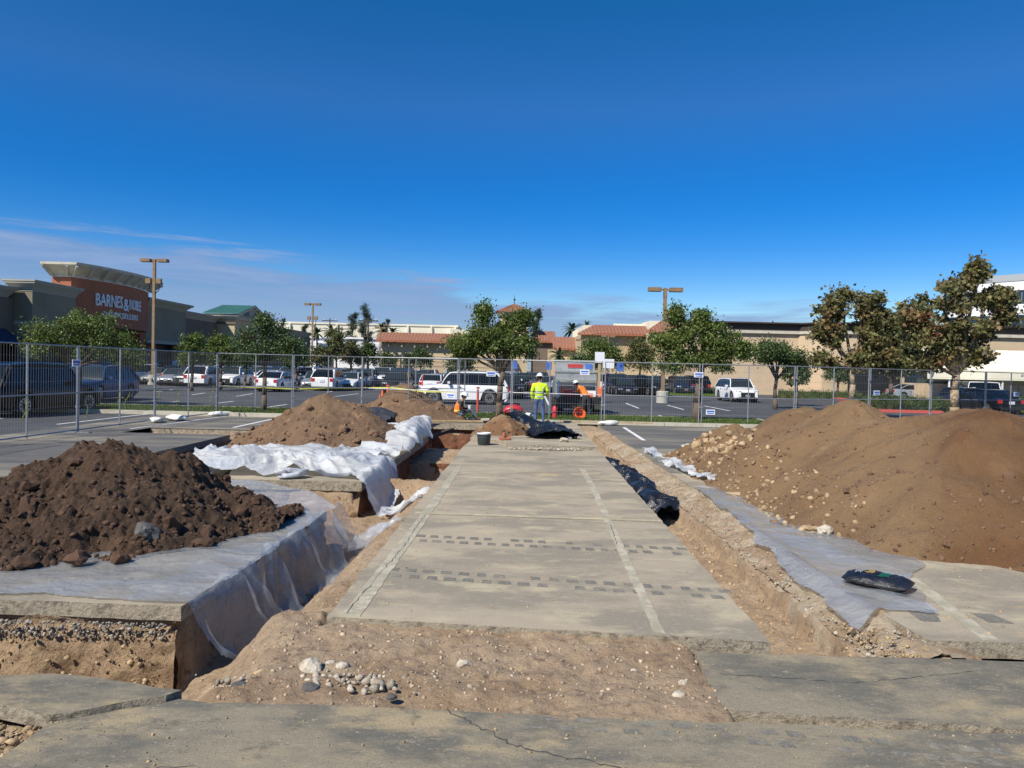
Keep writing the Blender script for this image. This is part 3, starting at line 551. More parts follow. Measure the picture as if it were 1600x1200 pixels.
# ------------------------------------------------------------ soil piles
def pile(label,cones,x0,x1,y0,y1,res,mt,amp=.05,ns=3.,tilt=0,clmat='clod',clods=(40,.05,.12),extra=500,zb=0,er=(.012,.05),foot=.5,rough=.012,gul=.03,kb=9.,mfunc=None):
    xs=np.arange(x0,x1,res); ys=np.arange(y0,y1,res)
    def H(x,y):
        x=np.asarray(x,float);y=np.asarray(y,float); wx=x+.12*fbm(x*1.4,y*1.4,4,3); wy=y+.12*fbm(x*1.4,y*1.4,9,3)
        acc=0
        for c in cones:
            cx,cy,h,s=c[:4]; st=c[4] if len(c)>4 else 1
            d=np.sqrt(((wx-cx)/st)**2+(wy-cy)**2); hh=h-s*(np.sqrt(d*d+.06)-.24)
            ang=np.arctan2(wy-cy,wx-cx); hh=hh+gul*vnoise(ang*4+cx,d*.5,cy)*np.clip(d,0,1)
            acc=acc+np.exp(kb*np.clip(hh,-2,4))
        z=np.log(acc)/kb
        z=z+amp*fbm(x*ns,y*ns,0,5,2.1,.55)+rough*fbm(x*22,y*22,3,3)
        return z+zb
    X,Y=np.meshgrid(xs,ys); Z=H(X,Y); k=Z>zb-.05; mask=k[:-1,:-1]|k[1:,1:]|k[:-1,1:]|k[1:,:-1]
    P=np.stack([X,Y,np.maximum(Z,zb-.12)],-1)
    mfn=mfunc
    root=empty('soil_pile',(float(cones[0][0]),float(cones[0][1]),zb),0,label,'soil pile')
    me=gridmesh('mound',P-np.array([cones[0][0],cones[0][1],zb]),M[mt],mask); o=bpy.data.objects.new('mound',me); link(o,root)
    if mfn:
        n_=len(me.vertices); cc=np.empty(n_*3,np.float32); me.vertices.foreach_get('co',cc); cc=cc.reshape(-1,3); at=me.attributes.new('moisture','FLOAT','POINT'); at.data.foreach_set('value',mfn(cc[:,0]+cones[0][0],cc[:,1]+cones[0][1]).astype(np.float32))
    hmax=max(c[2] for c in cones)
    def pick(n,lowbias):
        out=[]
        while len(out)<n:
            x=x0+(x1-x0)*nr.rand(n*4); y=y0+(y1-y0)*nr.rand(n*4); z=H(x,y); ok=(z>zb-.01)&(nr.rand(n*4)<np.exp(-lowbias*(z-zb)/hmax))
            out+= [(a-cones[0][0],b-cones[0][1],max(c,zb)-zb) for a,b,c in zip(x[ok],y[ok],z[ok])]
        return out[:n]
    src=[]
    for i in range(6):
        mm=MB(); mm.blob((0,0,0),(1,.85,.7),seed=i*7.7,amp=.45,sub=2); src.append(mesh('clod',mm.V,mm.F,M[clmat],None,False))
    for p in pick(clods[0],2.2):
        c=bpy.data.objects.new('clod',rnd.choice(src)); link(c,root); r=clods[1]+(clods[2]-clods[1])*rnd.random()**2; c.scale=(r,r*(.7+.5*rnd.random()),r*(.6+.5*rnd.random())); c.location=(p[0],p[1],p[2]+r*.2); c.rotation_euler=(rnd.random(),rnd.random(),rnd.random()*6)
    scatter('crumbs',pick(extra,2.5),lambda i:er[0]+(er[1]-er[0])*rnd.random()**3,clmat,None,None,1,.35,root)
    return root,H
P1r,_=pile('dark brown lumpy soil pile on clear plastic at the left',[(-5.0,9.4,1.06,.62),(-5.75,9.0,.66,.52),(-6.5,8.8,.40,.5),(-4.1,9.4,.42,.5),(-4.95,8.7,.66,.55),(-5.3,9.5,.9,.6)],-8.0,-2.8,6.55,12.1,.02,'pile_dark',.15,2.1,clmat='clod_dark',clods=(130,.03,.13),extra=4200,rough=.03,kb=10,er=(.006,.045))
for (px,py,z,r) in [(430,812,0,.07),(405,806,.02,.08),(392,812,0,.065),(120,882,.03,.1),(185,880,.02,.085),(165,712,.0,.0)]:
    if r:
        q=G(px,py,z); c=MB(); c.blob((0,0,0),(r,r*.9,r*.8),seed=px,amp=.35,sub=2); o=c.build('soil_clod',M['clod_dark']); o.location=(q.x,q.y,z+r*.6)
        tag(o,{430:'dark soil clod furthest right beside the dark pile on the plastic',405:'dark soil clod second from the right end of the dark pile',392:'dark soil clod touching the right foot of the dark pile',120:'large earthy lump at the front foot of the dark pile',185:'rounded clod right of the large lump at the front of the dark pile'}[px],'soil clod')
pile('brown soil pile behind the white sheeting on the middle block',[(-4.95,19.6,1.22,.62),(-4.3,19.4,1.0,.6),(-5.6,19.9,.9,.6),(-3.9,19.0,.7,.55)],-8.2,-2.6,16.6,22.6,.04,'pile_mid',.09,1.6,clods=(70,.05,.16),extra=900)
pile('brown soil pile beyond the wire fence by the cones',[(-3.7,28.6,.8,.55),(-4.5,31.0,1.3,.6),(-2.9,28.3,.62,.55),(-4.4,28.0,.4,.5)],-6.6,-.6,25.9,33,.06,'pile_mid',.08,1.4,clods=(25,.06,.16),extra=300)
pile('small tan soil pile on the far end of the long slab',[(-.3,22.7,.56,.8),(-.1,22.4,.45,.8)],-1.5,.9,21.2,24,.03,'pile_tan',.04,2.5,clods=(16,.03,.09),extra=200,zb=.085)
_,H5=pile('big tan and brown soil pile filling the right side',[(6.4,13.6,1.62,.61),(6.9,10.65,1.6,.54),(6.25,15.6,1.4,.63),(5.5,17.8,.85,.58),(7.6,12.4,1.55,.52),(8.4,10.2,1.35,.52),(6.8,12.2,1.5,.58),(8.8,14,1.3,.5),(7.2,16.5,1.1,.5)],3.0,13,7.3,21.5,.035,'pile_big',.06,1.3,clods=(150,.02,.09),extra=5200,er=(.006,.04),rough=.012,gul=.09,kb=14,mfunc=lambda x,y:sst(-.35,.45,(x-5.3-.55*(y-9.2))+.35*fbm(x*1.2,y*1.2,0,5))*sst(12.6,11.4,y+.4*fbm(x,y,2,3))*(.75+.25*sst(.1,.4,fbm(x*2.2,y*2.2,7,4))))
# stony spill at the pile's left foot
_a=[(3.75+1.0*nr.rand()**1.6,9.2+9.6*nr.rand()) for _ in range(560)]
scatter('rubble',[(x,y,max(0,float(H5(np.array([x]),np.array([y]))[0]))+.005) for x,y in _a],lambda i:.008+.05*rnd.random()**3,'rock_tan','tan rubble spilled along the left foot of the big soil pile','rubble')
_a=[(4.3+1.0*nr.rand(),14.6+3.4*nr.rand()) for _ in range(46)]
scatter('concrete_chunks',[(x,y,max(0,float(H5(np.array([x]),np.array([y]))[0]))+.02) for x,y in _a],lambda i:.04+.11*rnd.random()**2,'rock_tan','pale broken concrete lying on the far left flank of the big soil pile','rubble',sub=2,amp=.35)
scatter('rubble',[(-1.0+.28*nr.normal(),4.86+.09*nr.normal(),-.045) for _ in range(110)]+[(-1.7+.16*nr.normal(),4.84+.06*nr.normal(),-.07) for _ in range(50)],lambda i:.008+.03*rnd.random()**2,'rock','small pale rubble scattered round the largest boulder','rubble')
# ------------------------------------------------------------ sheets draped over the ground
def inpoly(x,y,poly):
    c=np.zeros(x.shape,bool); n=len(poly)
    for i in range(n):
        x1,y1=poly[i][:2]; x2,y2=poly[(i+1)%n][:2]
        k=((y1>y)!=(y2>y))&(x<(x2-x1)*(y-y1)/((y2-y1) or 1e-9)+x1); c^=k
    return c
def drape(name,poly,zf,mt,label,cat,amp=.03,sc_=1.,res=.04,off=.012,seed=0,ang=0.,fold=1.,shift=None):
    P=np.array([q[:2] for q in poly]); x0,y0=P.min(0)-.05; x1,y1=P.max(0)+.05
    X,Y=np.meshgrid(np.arange(x0,x1,res),np.arange(y0,y1,res))
    ex=X+.06*fbm(X*2+seed,Y*2,1,3); ey=Y+.06*fbm(X*2,Y*2+seed,5,3)
    ins=inpoly(ex,ey,poly); c,s=math.cos(ang),math.sin(ang); u=(X*c+Y*s)*sc_; v=(-X*s+Y*c)*sc_
    wu=u+.35*vnoise(u*.8,v*.8,seed); wv=v+.35*vnoise(u*.8+9,v*.8,seed)
    rd=lambda a,b,z:1-np.abs(vnoise(a,b,z))*2.2
    n=rd(wu*.9,wv*2.6,seed)*.7+rd(wu*2.7,wv*1.3,seed+5)*.35+rd(wu*3.3,wv*5,seed+9)*.13+rd(wu*9,wv*8,seed+2)*.03
    z=zf(X,Y)+off+amp*fold*np.clip(n,-.6,1.2)
    P3=np.stack([X,Y,z],-1)
    if shift is not None:
        dx,dy=shift(X,Y,n); P3[...,0]+=dx; P3[...,1]+=dy
    mask=ins[:-1,:-1]&ins[1:,1:]
    me=gridmesh(name,P3,M[mt],mask); o=bpy.data.objects.new(name,me); link(o); return tag(o,label,cat)
# clear plastic on the left block: flat top, then a fall into the trench
def zb1(x,y):
    e=-2.67+.043*(y-6.1); d=np.clip((x-e)/.32,0,1.6)
    z=.004-(.66)*sst(0,1,d)**.8-.01*np.clip(d-1,0,1)
    z=z+.09*np.exp(-((y-11.3)/.5)**2)*(x<-2.9)
    return z
def shf(x,y,n): 
    e=-2.70+.043*(y-6.1); k=np.clip((x-e)/.15,0,1); return k*.1*n, k*.07*n
drape('clear_plastic_sheet',[(-2.68,6.08),(-2.42,6.12),(-2.08,6.5),(-1.95,7.2),(-2.15,7.9),(-2.1,8.5),(-2.05,9.2),(-1.95,9.9),(-1.6,10.3),(-2.0,10.7),(-2.5,10.75)],zb1,'plastic','crumpled clear plastic hanging over the edge of the left block into the trench','plastic sheet',.1,1.5,.016,.024,1,ang=.9,shift=shf)
drape('clear_plastic_sheet',[(-2.675,6.165),(-2.50,10.45),(-3.2,11.6),(-4.4,12.3),(-6.6,12.2),(-7.4,11),(-7.4,6.5),(-5,6.33),(-3.6,6.24)],lambda x,y:np.where(x>-4.9,.002+.07*sst(10.2,11.2,y),.002)+.002*x*0,'plastic_flat','flat clear plastic sheet under the dark soil pile','plastic sheet',.02,.9,.02,.012,3)
def zb2(x,y):
    e=-2.6+.02*(y-13); d=np.clip((x-e)/.35,0,1.3); z=.03-.62*sst(0,1,d)
    f=np.clip((12.98-y)/.3,0,1); return z-.0*f
drape('white_sheet',[(-6.0,13.3),(-4.4,13.25),(-4.1,13.6),(-2.72,13.05),(-2.45,12.75),(-2.05,12.9),(-2.1,14.3),(-2.35,15.6),(-3.0,16.3),(-4.6,16.0),(-5.7,16.3),(-6.3,14.6)],lambda x,y:zb2(x,y)+.12*np.exp(-((y-14.4)/.9)**2)+.1*sst(13.1,13.6,y)*sst(-4.0,-5.2,x),'tarp_white','rumpled white plastic sheet over the front corner of the middle block','plastic sheet',.13,1.3,.022,.02,7,ang=.5)
drape('white_sheet',[(-5.3,15.6),(-4.2,15.2),(-2.9,15.7),(-2.5,16.4),(-2.3,18.8),(-2.25,21.5),(-2.6,23.6),(-3.9,23.8),(-4.4,22.6),(-3.5,21.2),(-3.25,18.6),(-3.6,17.4),(-5.2,17.0),(-6.9,16.4)],lambda x,y:.06+.35*sst(16.5,19.5,y)*np.exp(-((x+2.75)/.55)**2)-.25*sst(-2.5,-2.2,x),'tarp_white','long white plastic sheet running back along the brown soil pile','plastic sheet',.15,1.0,.03,.03,11,ang=1.2)
drape('white_sheet_scrap',[(-2.15,12.0),(-1.55,11.9),(-1.3,12.9),(-1.6,13.4),(-2.1,12.8)],lambda x,y:-.45+.3*sst(-2,-1.4,x),'tarp_white','loose end of white plastic lying in the trench against the long slab','plastic sheet',.12,1.8,.025,.02,12)
drape('clear_plastic_scrap',[(-2.2,9.9),(-1.75,9.75),(-1.45,10.6),(-1.9,10.9),(-2.2,10.6)],lambda x,y:-.45+.25*sst(-2.2,-1.5,x),'plastic','crumpled clear plastic corner lying on the trench floor','plastic sheet',.1,2.2,.02,.02,13)
m=MB(); m.blob((0,0,0),(.32,.22,.09),seed=4,amp=.5,sub=3); o=m.build('plastic_bundle',M['tarp_white'],smooth=True); o.location=(-3.95,13.25,.09); tag(o,'dirty bundle of white plastic on the front edge of the middle block','plastic bundle')
def zr(x,y): return .006-.06*(1-sst(2.95,3.3,x))+.03*np.exp(-((x-3.15)/.12)**2)
drape('clear_plastic_sheet',[(3.3,13.2),(3.2,11.6),(3.12,9.5),(2.98,7.6),(2.86,5.95),(3.22,6.35),(3.75,6.3),(3.95,7.2),(4.6,8.1),(4.5,9),(4.2,11),(4.2,13.1)],zr,'plastic_flat','long clear plastic sheet between the right trench and the big pile','plastic sheet',.022,.9,.02,.014,21,ang=1.4)
drape('white_sheet_strip',[(3.5,19.4),(3.35,18.4),(3.4,16),(3.55,14.0),(3.9,12.6),(4.4,12.5),(4.6,13.3),(4.3,14.6),(3.95,15.6),(3.72,18),(3.75,19.3)],lambda x,y:.01+.05*np.exp(-((y-13.3)/1.)**2)+0*x,'tarp_white','white plastic strip along the left foot of the big soil pile','plastic sheet',.1,1.3,.03,.015,22,ang=1.3)
def zk(x,y): return -.36+.36*sst(10.2,12.5,y)*.25+.12*np.exp(-((x-2.45)/.25)**2)
drape('black_sheet',[(2.2,18.4),(2.55,18.2),(2.45,16.6),(2.75,15.8),(2.8,13.6),(2.92,12.9),(2.75,11.9),(2.2,11.2),(2.15,12)],zk,'black_plastic','crumpled black plastic lying in the right trench beside the long slab','plastic sheet',.15,1.4,.025,.05,31,ang=.4)
drape('black_sheet',[(-.3,23.6),(.3,22.3),(.45,21.0),(.9,20.7),(2.0,21.0),(1.9,23.2),(1.3,24.8),(.5,25.2),(-.8,24.8),(-1.0,23.9)],lambda x,y:.09+.5*np.exp(-((x+.1)**2+(y-23.6)**2)/.5)+.12*np.exp(-((x-1)/.8)**2),'black_plastic','black plastic sheet heaped on the far end of the long slab behind the worker pile','plastic sheet',.16,1.1,.035,.03,33,ang=.6)
drape('black_sheet',[(-7.9,17.2),(-6.5,16.6),(-6.2,18.4),(-6.6,20.4),(-7.7,20.6)],lambda x,y:-.36+.1*sst(-7,-6.3,x),'black_plastic','black plastic in the hollow beside the left lot edge','plastic sheet',.06,1.2,.05,.02,35)
drape('black_sheet',[(-5.8,26.6),(-4.3,26.2),(-4.2,28.2),(-5.9,28.3)],lambda x,y:.1+.35*np.exp(-((x+5)**2+(y-27.5)**2)/.5),'navy_tarp','small heap of dark sheeting at the fence left of the far soil pile','plastic sheet',.1,1.2,.05,.02,37)
drape('dark_cover_sheet',[(7.6,13.4),(7.9,12.6),(8.8,11.9),(10.2,11.0),(11.5,11.4),(11.5,15.5),(8,16.6),(6.6,17.3),(6.4,16.6),(7.0,15.2)],lambda x,y:H5(x,y)+.03,'navy_tarp','dark sheet over the back of the big soil pile','sheet',.05,.9,.05,.02,39)
# bin bag of mulch on the plastic
def bag():
    r=empty('soil_bag',(3.6,7.12,.02),R(-42),'full black printed soil bag lying on the clear plastic','bag')
    n,m_=26,18; V=[];F=[]
    for side in (1,-1):
        for i in range(n+1):
            for j in range(m_+1):
                u=i/n*2-1; v=j/m_*2-1; k=(1-abs(u)**3.2)*(1-abs(v)**2.6); k=max(k,0)**.55
                wr=.012*float(vnoise(u*7,v*5,side))+.006*float(vnoise(u*17,v*13,side)); px_=u*.36*(1-.06*v*v); py_=v*.235*(1-.10*u*u)
                z=.065+side*.062*k+wr*min(1,3*k)-.02*abs(u)**4*0
                if side<0: z=max(z,.0)
                V.append((px_,py_,z))
    q=(n+1)*(m_+1)
    for s in (0,1):
        for i in range(n):
            for j in range(m_):
                a=s*q+i*(m_+1)+j; f=(a,a+m_+1,a+m_+2,a+1); F.append(f if s==0 else f[::-1])
    o=bpy.data.objects.new('sack',mesh('sack',V,F,M['black_plastic'],None,True)); link(o,r)
    def zt(x,y):
        u,v=x/.36,y/.235; k=max((1-abs(u)**3.2)*(1-abs(v)**2.6),0)**.55; return .065+.062*k+.012*float(vnoise(u*7,v*5,1))+.006*float(vnoise(u*17,v*13,1))+.004
    def patch(name,x0,x1,y0,y1,mt):
        V=[];F=[];a,b=10,10
        for i in range(a+1):
            for j in range(b+1):
                x=x0+(x1-x0)*i/a; y=y0+(y1-y0)*j/b; V.append((x,y,zt(x,y)))
        for i in range(a):
            for j in range(b): k=i*(b+1)+j; F.append((k,k+b+1,k+b+2,k+1))
        o=bpy.data.objects.new(name,mesh(name,V,F,M[mt],None,True)); link(o,r)
    patch('printed_panel',.02,.12,-.1,.08,'green_print'); patch('printed_panel',-.14,-.05,-.02,.15,'gold_print')
    for k in range(4): patch('printed_line',-.25+k*.022,-.238+k*.022,-.09+.01*k,.12-.02*k,'white_print')
bag(); bpy.data.objects['soil_bag'].scale=(.84,.88,.95)
# ------------------------------------------------------------ buildings
def part(name,m,mt,parent,**k): return m.build(name,mt if isinstance(mt,list) else M[mt],parent,**k)
def bx(name,a,b,mt,parent): return part(name,MB().b2(a,b),mt,parent)
def cornice(name,parent,x,y0,y1,z0,z1,out,mt='cornice_olive',ret=2.2,white=None):
    m=MB(); n=5
    for i in range(n):
        t0,t1=i/n,(i+1)/n; o_=out*(t1**1.6); m.b2((x-ret-o_,y0-o_,z0+(z1-z0)*t0),(x+o_,y1+o_,z0+(z1-z0)*t1-.002))
    m.b2((x-ret-out-.06,y0-out-.06,z1),(x+out+.06,y1+out+.06,z1+.12))
    return part(name,m,mt,parent)
def text(name,s,mt,parent,h,width,M4,ext=.05,fn=None):
    c=bpy.data.curves.new(name,'FONT'); c.body=s; c.size=1; c.extrude=ext/2; c.offset=.0; c.resolution_u=2
    o=bpy.data.objects.new(name,c); sc.collection.objects.link(o); bpy.context.view_layer.update()
    me=bpy.data.meshes.new_from_object(o.evaluated_get(bpy.context.evaluated_depsgraph_get())); bpy.data.objects.remove(o)
    co_=np.array([v.co[:] for v in me.vertices]); a,b=co_[:,:2].min(0),co_[:,:2].max(0)
    for v in me.vertices:
        x=(v.co.x-a[0])/(b[0]-a[0])*width; y=(v.co.y-a[1])/(b[1]-a[1])*h; p=M4@Vector((x,y,v.co.z)); 
        v.co=fn(p) if fn else p
    me.materials.clear(); me.materials.append(M[mt]); me.name=name; o=bpy.data.objects.new(name,me); return link(o,parent)
def facing_x(o): return Matrix.Translation(o)@Matrix(((0,0,1,0),(1,0,0,0),(0,1,0,0),(0,0,0,1)))
def facing_cam(o): return Matrix.Translation(o)@Matrix(((1,0,0,0),(0,0,-1,0),(0,1,0,0),(0,0,0,1)))
def lbars(n,w_,h,ax,o):
    m=MB(); st=w_/n
    for i in range(n):
        if i%9==8: continue
        for k in range(2):
            a=st*(i+.12+.42*k); b=a+st*.2; z0=h*(.0 if (i+k)%3 else .25); z1=h*(1 if (i*k)%2==0 else .8)
            if ax=='x': m.b2((o[0]-.04,o[1]+a,o[2]+z0),(o[0]+.04,o[1]+b,o[2]+z1))
            else: m.b2((o[0]+a,o[1]-.04,o[2]+z0),(o[0]+b,o[1]+.0,o[2]+z1))
        a=st*(i+.12); b=a+st*.62; z=h*((i*37)%80)/100
        if ax=='x': m.b2((o[0]-.045,o[1]+a,o[2]+z),(o[0]+.035,o[1]+b,o[2]+z+h*.16))
        else: m.b2((o[0]+a,o[1]-.045,o[2]+z),(o[0]+b,o[1]-.005,o[2]+z+h*.16))
    return m
# bookshop
B=empty('bookshop_building',(0,0,0),0,'brick fronted bookshop with flared white cornice and white letters on its front','building')
arc=lambda y:-38.6+1.5*(1-((y-70.8)/7.2)**2)
def arcwall(z0,z1,y0=64,y1=77.5,n=24,off=0,mt='brick',name='wall',ret=1.5):
    m=MB(); ysv=[y0+(y1-y0)*i/n for i in range(n+1)]; f=[(arc(y)+off,y) for y in ysv]; pts=f+[(-38.6-ret,y1),(-38.6-ret,y0)]
    return part(name,m.poly(pts,z0,z1),mt,B)
arcwall(5.1,9.2); bx('pier',(-40.1,63.99,0),(-38.7,65.4,5.1),'brick',B); bx('pier',(-40.1,76.4,0),(-38.7,77.5,5.1),'brick',B)
bx('shopfront',(-40.05,65.4,0),(-39.9,76.4,5.1),'dark_void',B)
def flare():
    m=MB(); n=24; Ys=[64-.1+(13.7)*i/n for i in range(n+1)]
    lo=[(arc(y)+.08,y,9.2) for y in Ys]; lo2=[(arc(y)+.12,y,9.45) for y in Ys]; hi=[(arc(y)+1.05,(y-70.75)*1.13+70.75,10.15) for y in Ys]; tp=[(p[0]+.05,p[1],10.35) for p in hi]
    L_=[lo,lo2,hi,tp]
    for a in range(3):
        V=L_[a]+L_[a+1]; m.add(V,[(i,i+1,n+2+i,n+1+i) for i in range(n)])
    m.add([lo[0],lo2[0],hi[0],tp[0],(-40.1,63.9,9.2),(-40.15,63.9,9.45),(-40.5,63.0,10.15),(-40.5,63.0,10.35)],[(4,0,1,5),(5,1,2,6),(6,2,3,7)])
    m.add(tp+[(-40.5,78.5,10.35),(-40.5,63,10.35)],[tuple(range(n+3))])
    part('cornice',m,'cornice',B)
    for k in range(10):
        y=64.0+1.49*k; a=Vector((arc(y)+.1,y,9.3)); b=Vector((arc(y)+1.0,(y-70.75)*1.13+70.75,10.12)); mm=MB(); mm.bar(a+Vector((.06,0,0)),b+Vector((.05,0,-.05)),.2,.25); part('bracket',mm,'cornice',B)
    for xx in (-40.0,-38.75):
        mm=MB(); mm.bar((xx,63.85,9.3),(xx-(.35 if xx<-39.5 else -.5),63.1,10.1),.2,.25); part('bracket',mm,'cornice',B)
flare()
fc=lambda p:Vector((p.x+arc(p.y)-arc(70),p.y,p.z))
text('lettering','BARNES','letters',B,1.12,3.45,facing_x((arc(70)+.12,66.3,6.95)),.1,fc); text('lettering','&','letters',B,1.15,.85,facing_x((arc(70)+.12,69.95,6.75)),.1,fc)
text('lettering','NOBLE','letters',B,1.0,2.5,facing_x((arc(70)+.12,71.0,6.95)),.1,fc); text('lettering','BOOKSELLERS','letters',B,.52,5.6,facing_x((arc(70)+.1,67.2,6.0)),.08,fc)
A_=empty('shop_building',(0,0,0),0,'olive shop front with grey cornice joined to the left of the brick bookshop','building')
bx('wall',(-39.9,58.2,3.6),(-38,63.97,7.35),'stucco_olive',A_); bx('wall',(-39.8,58.2,0),(-39.2,63.97,3.6),'dark_void',A_); cornice('cornice',A_,-38,58.2,63.9,7.35,8.1,.45,'cornice_olive',1.6); bx('band',(-39.9,58.1,4.7),(-37.9,63.9,5.0),'cornice_olive',A_)
A2=empty('shop_building',(0,0,0),0,'leftmost low olive shop with dark blue awning at the frame edge','building')
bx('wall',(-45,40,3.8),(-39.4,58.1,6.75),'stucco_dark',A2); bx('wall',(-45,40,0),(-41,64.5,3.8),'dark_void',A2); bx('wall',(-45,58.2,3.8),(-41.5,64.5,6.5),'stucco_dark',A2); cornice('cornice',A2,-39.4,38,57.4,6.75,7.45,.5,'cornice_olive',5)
m=MB(); m.add([(-39.3,40,4.3),(-39.3,57,4.3),(-37.6,57,3.2),(-37.6,40,3.2)],[(0,1,2,3)]); part('awning',m,'awn_blue',A2)
A3=empty('shop_building',(0,0,0),0,'olive shop with grey cornice joined to the right of the brick bookshop','building')
bx('wall',(-43,77.6,4.0),(-38.7,87,7.9),'stucco_olive',A3); bx('wall',(-43,77.6,0),(-40,87,4.0),'dark_void',A3); cornice('cornice',A3,-38.7,77.7,86.8,7.9,8.6,.7,'cornice_olive',4); bx('band',(-42,77.6,3.95),(-38.5,87,4.3),'cornice_olive',A3)
bx('pier',(-39.8,86,0),(-38.6,87,4),'stucco_olive',A3)
A4=empty('shop_building',(0,0,0),0,'low dark taupe shop row between the bookshop block and the teal roofed store','building')
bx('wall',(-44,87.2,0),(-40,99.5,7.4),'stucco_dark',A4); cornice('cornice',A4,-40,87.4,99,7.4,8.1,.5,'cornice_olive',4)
A5=empty('teal_roof_store',(0,0,0),0,'store with teal metal gable roof and red letters on its shaded front','building')
bx('wall',(-43,100,0),(-37.8,111,8.0),'stucco_tan',A5); bx('trim',(-43.2,99.7,8.0),(-37.5,111.3,8.35),'cornice',A5); bx('trim',(-42.6,99.85,7.3),(-37.6,99.98,7.6),'red_kerb' if 0 else 'stucco_dark',A5)
m=MB(); m.add([(-41.9,99.2,8.7),(-36.9,99.2,8.7),(-36.9,105.5,10.3),(-41.2,105.5,10.3),(-41.9,111.8,8.7),(-36.9,111.8,8.7)],[(0,1,2,3),(3,2,5,4)]); 
for k in range(13): x=-41.8+k*.4; m.bar((x,99.2,8.73),(min(x+.3,-37),105.5,10.33),.07,.1)
part('roof',m,'green_roof',A5)
m=MB(); m.add([(-37.3,99.6,8.35),(-37.3,111.4,8.35),(-37.3,105.5,10.15)],[(0,1,2)]); m.b2((-41.7,99.4,8.36),(-37.2,99.9,8.68)); part('gable',m,'cornice_olive',A5)
for a,b in (((-37.2,99.4,8.5),(-37.2,105.5,10.15)),((-37.2,111.6,8.5),(-37.2,105.5,10.15))): part('fascia',MB().bar(a,b,.35,.3),'cornice',A5)
for y in (103,107): bx('opening',(-37.4,y-.9,8.6),(-37.25,y+.9,9.3),'dark_void',A5)
part('lettering',lbars(9,7.2,1.0,'x',(-37.75,102,5.5)),'letters_red',A5)
bx('shopfront',(-37.9,101,0),(-37.7,110,4),'dark_void',A5)
A6=empty('shop_building',(0,0,0),0,'low pale shop row partly hidden behind trees right of the teal roofed store','building')
bx('wall',(-44,111.5,0),(-38.5,140,7.2),'stucco_olive',A6); cornice('cornice',A6,-38.5,111.6,139,7.2,7.9,.5,'cornice_olive',4)
# warehouse
W_=empty('warehouse',(0,0,0),0,'very long cream white windowless warehouse far behind the trees','building')
bx('wall',(-110,250,0),(-19,330,15.9),'stucco_pale',W_); bx('parapet',(-110.3,249.7,15.9),(-18.7,330,16.5),'stucco_pale',W_)
for k in range(12): bx('pilaster',(-108+k*8,249.2,0),(-107.4+k*8,249.9,16.0),'stucco_pale',W_)
bx('side_wing',(-23,240,0),(-7,300,12.4),'stucco_pale',W_); bx('wall',(-18.9,252,12.4),(-14,330,15),'cornice_olive',W_)
LW=empty('white_low_building',(0,0,0),0,'low white building glimpsed between trees left of the tile roofed store','building'); bx('wall',(-48,170,0),(-27,190,8.2),'office_w',LW); bx('roof_edge',(-48.3,169.6,8.2),(-26.7,190,8.6),'office_w',LW); bx('wall',(-62,150,0),(-40,165,6.6),'office_w',LW)
# tile roofed stores
def corr(m,x0,x1,y0,z0,y1,z1,hip0=0,hip1=0,pitch=.5):
    n=max(2,int((x1-x0)/pitch*4)); V=[];F=[]
    for i in range(n+1):
        x=x0+(x1-x0)*i/n; c=.07*abs(math.sin(math.pi*(x-x0)/pitch)); t=1.0
        if hip0 and x-x0<hip0: t=(x-x0)/hip0
        if hip1 and x1-x<hip1: t=min(t,(x1-x)/hip1)
        V+=[(x,y0,z0+c),(x,y0+(y1-y0)*t,z0+(z1-z0)*t+c)]
    for i in range(n): F.append((2*i,2*i+2,2*i+3,2*i+1))
    m.add(V,F); return m
def tiled(name,label,x0,x1,y,dep,he,hr,ov=.9,hip0=0,hip1=0,wall='stucco_tan',run=3.5,bands=()):
    b=empty(name,(0,0,0),0,label,'building'); bx('wall',(x0,y,0),(x1,y+dep,he-.02),wall,b)
    part('roof',corr(MB(),x0-ov*.6,x1+ov*.6,y-ov,he,y-ov+run,hr,hip0,hip1),'tile',b)
    bx('eave_board',(x0-ov*.6,y-ov-.05,he-.22),(x1+ov*.6,y-ov+.1,he+.02),'dark_cornice' if 0 else 'brick',b)
    bx('soffit',(x0-ov*.6,y-ov+.1,he-.1),(x1+ov*.6,y,he-.04),'cornice_olive',b)
    m=MB(); m.b2((x0+.5,y-ov+run+.01,he),(x1-.5,y+dep,hr-.02)); part('roof_deck',m,'stucco_pale',b)
    for z in bands: bx('wall_band',(x0,y-.06,z),(x1,y-.001,z+.12),'stucco_peach',b)
    return b
T1=tiled('tile_roof_store','tan store with long terracotta tile roof and ribbed walls left of the tower','x' and -20.2,-2.6,113,20,6.0,7.35,1.1,0,0,'stucco_tan',3.2,(2.2,2.9,3.6,4.3)) if False else tiled('tile_roof_store','tan store with long terracotta tile roof and banded walls left of the tower',-20.2,-2.6,113,20,6.0,7.35,1.1,0,0,'stucco_tan',3.2,(2.2,2.95,3.7,4.4))
for k in range(9): bx('bracket',(-19+k*1.95,112.2,5.1),(-18.75+k*1.95,112.98,5.7),'cornice_olive',T1)
bx('parapet_wall',(-10,117,7.3),(-1,117.4,8.2),'cornice',T1)
TW=empty('tower',(0,0,0),0,'square tan tower with terracotta pyramid roof and dark top openings','tower')
bx('shaft',(-2.1,118,0),(2.3,122.4,11.0),'stucco_tan',TW); bx('opening',(-.7,117.93,9.6),(.5,117.99,10.9),'office_glass',TW); bx('band',(-2.25,117.85,9.2),(2.45,122.5,9.38),'stucco_pale',TW); bx('eave_board',(-2.7,117.4,11.0),(2.9,123,11.2),'cornice_olive',TW)
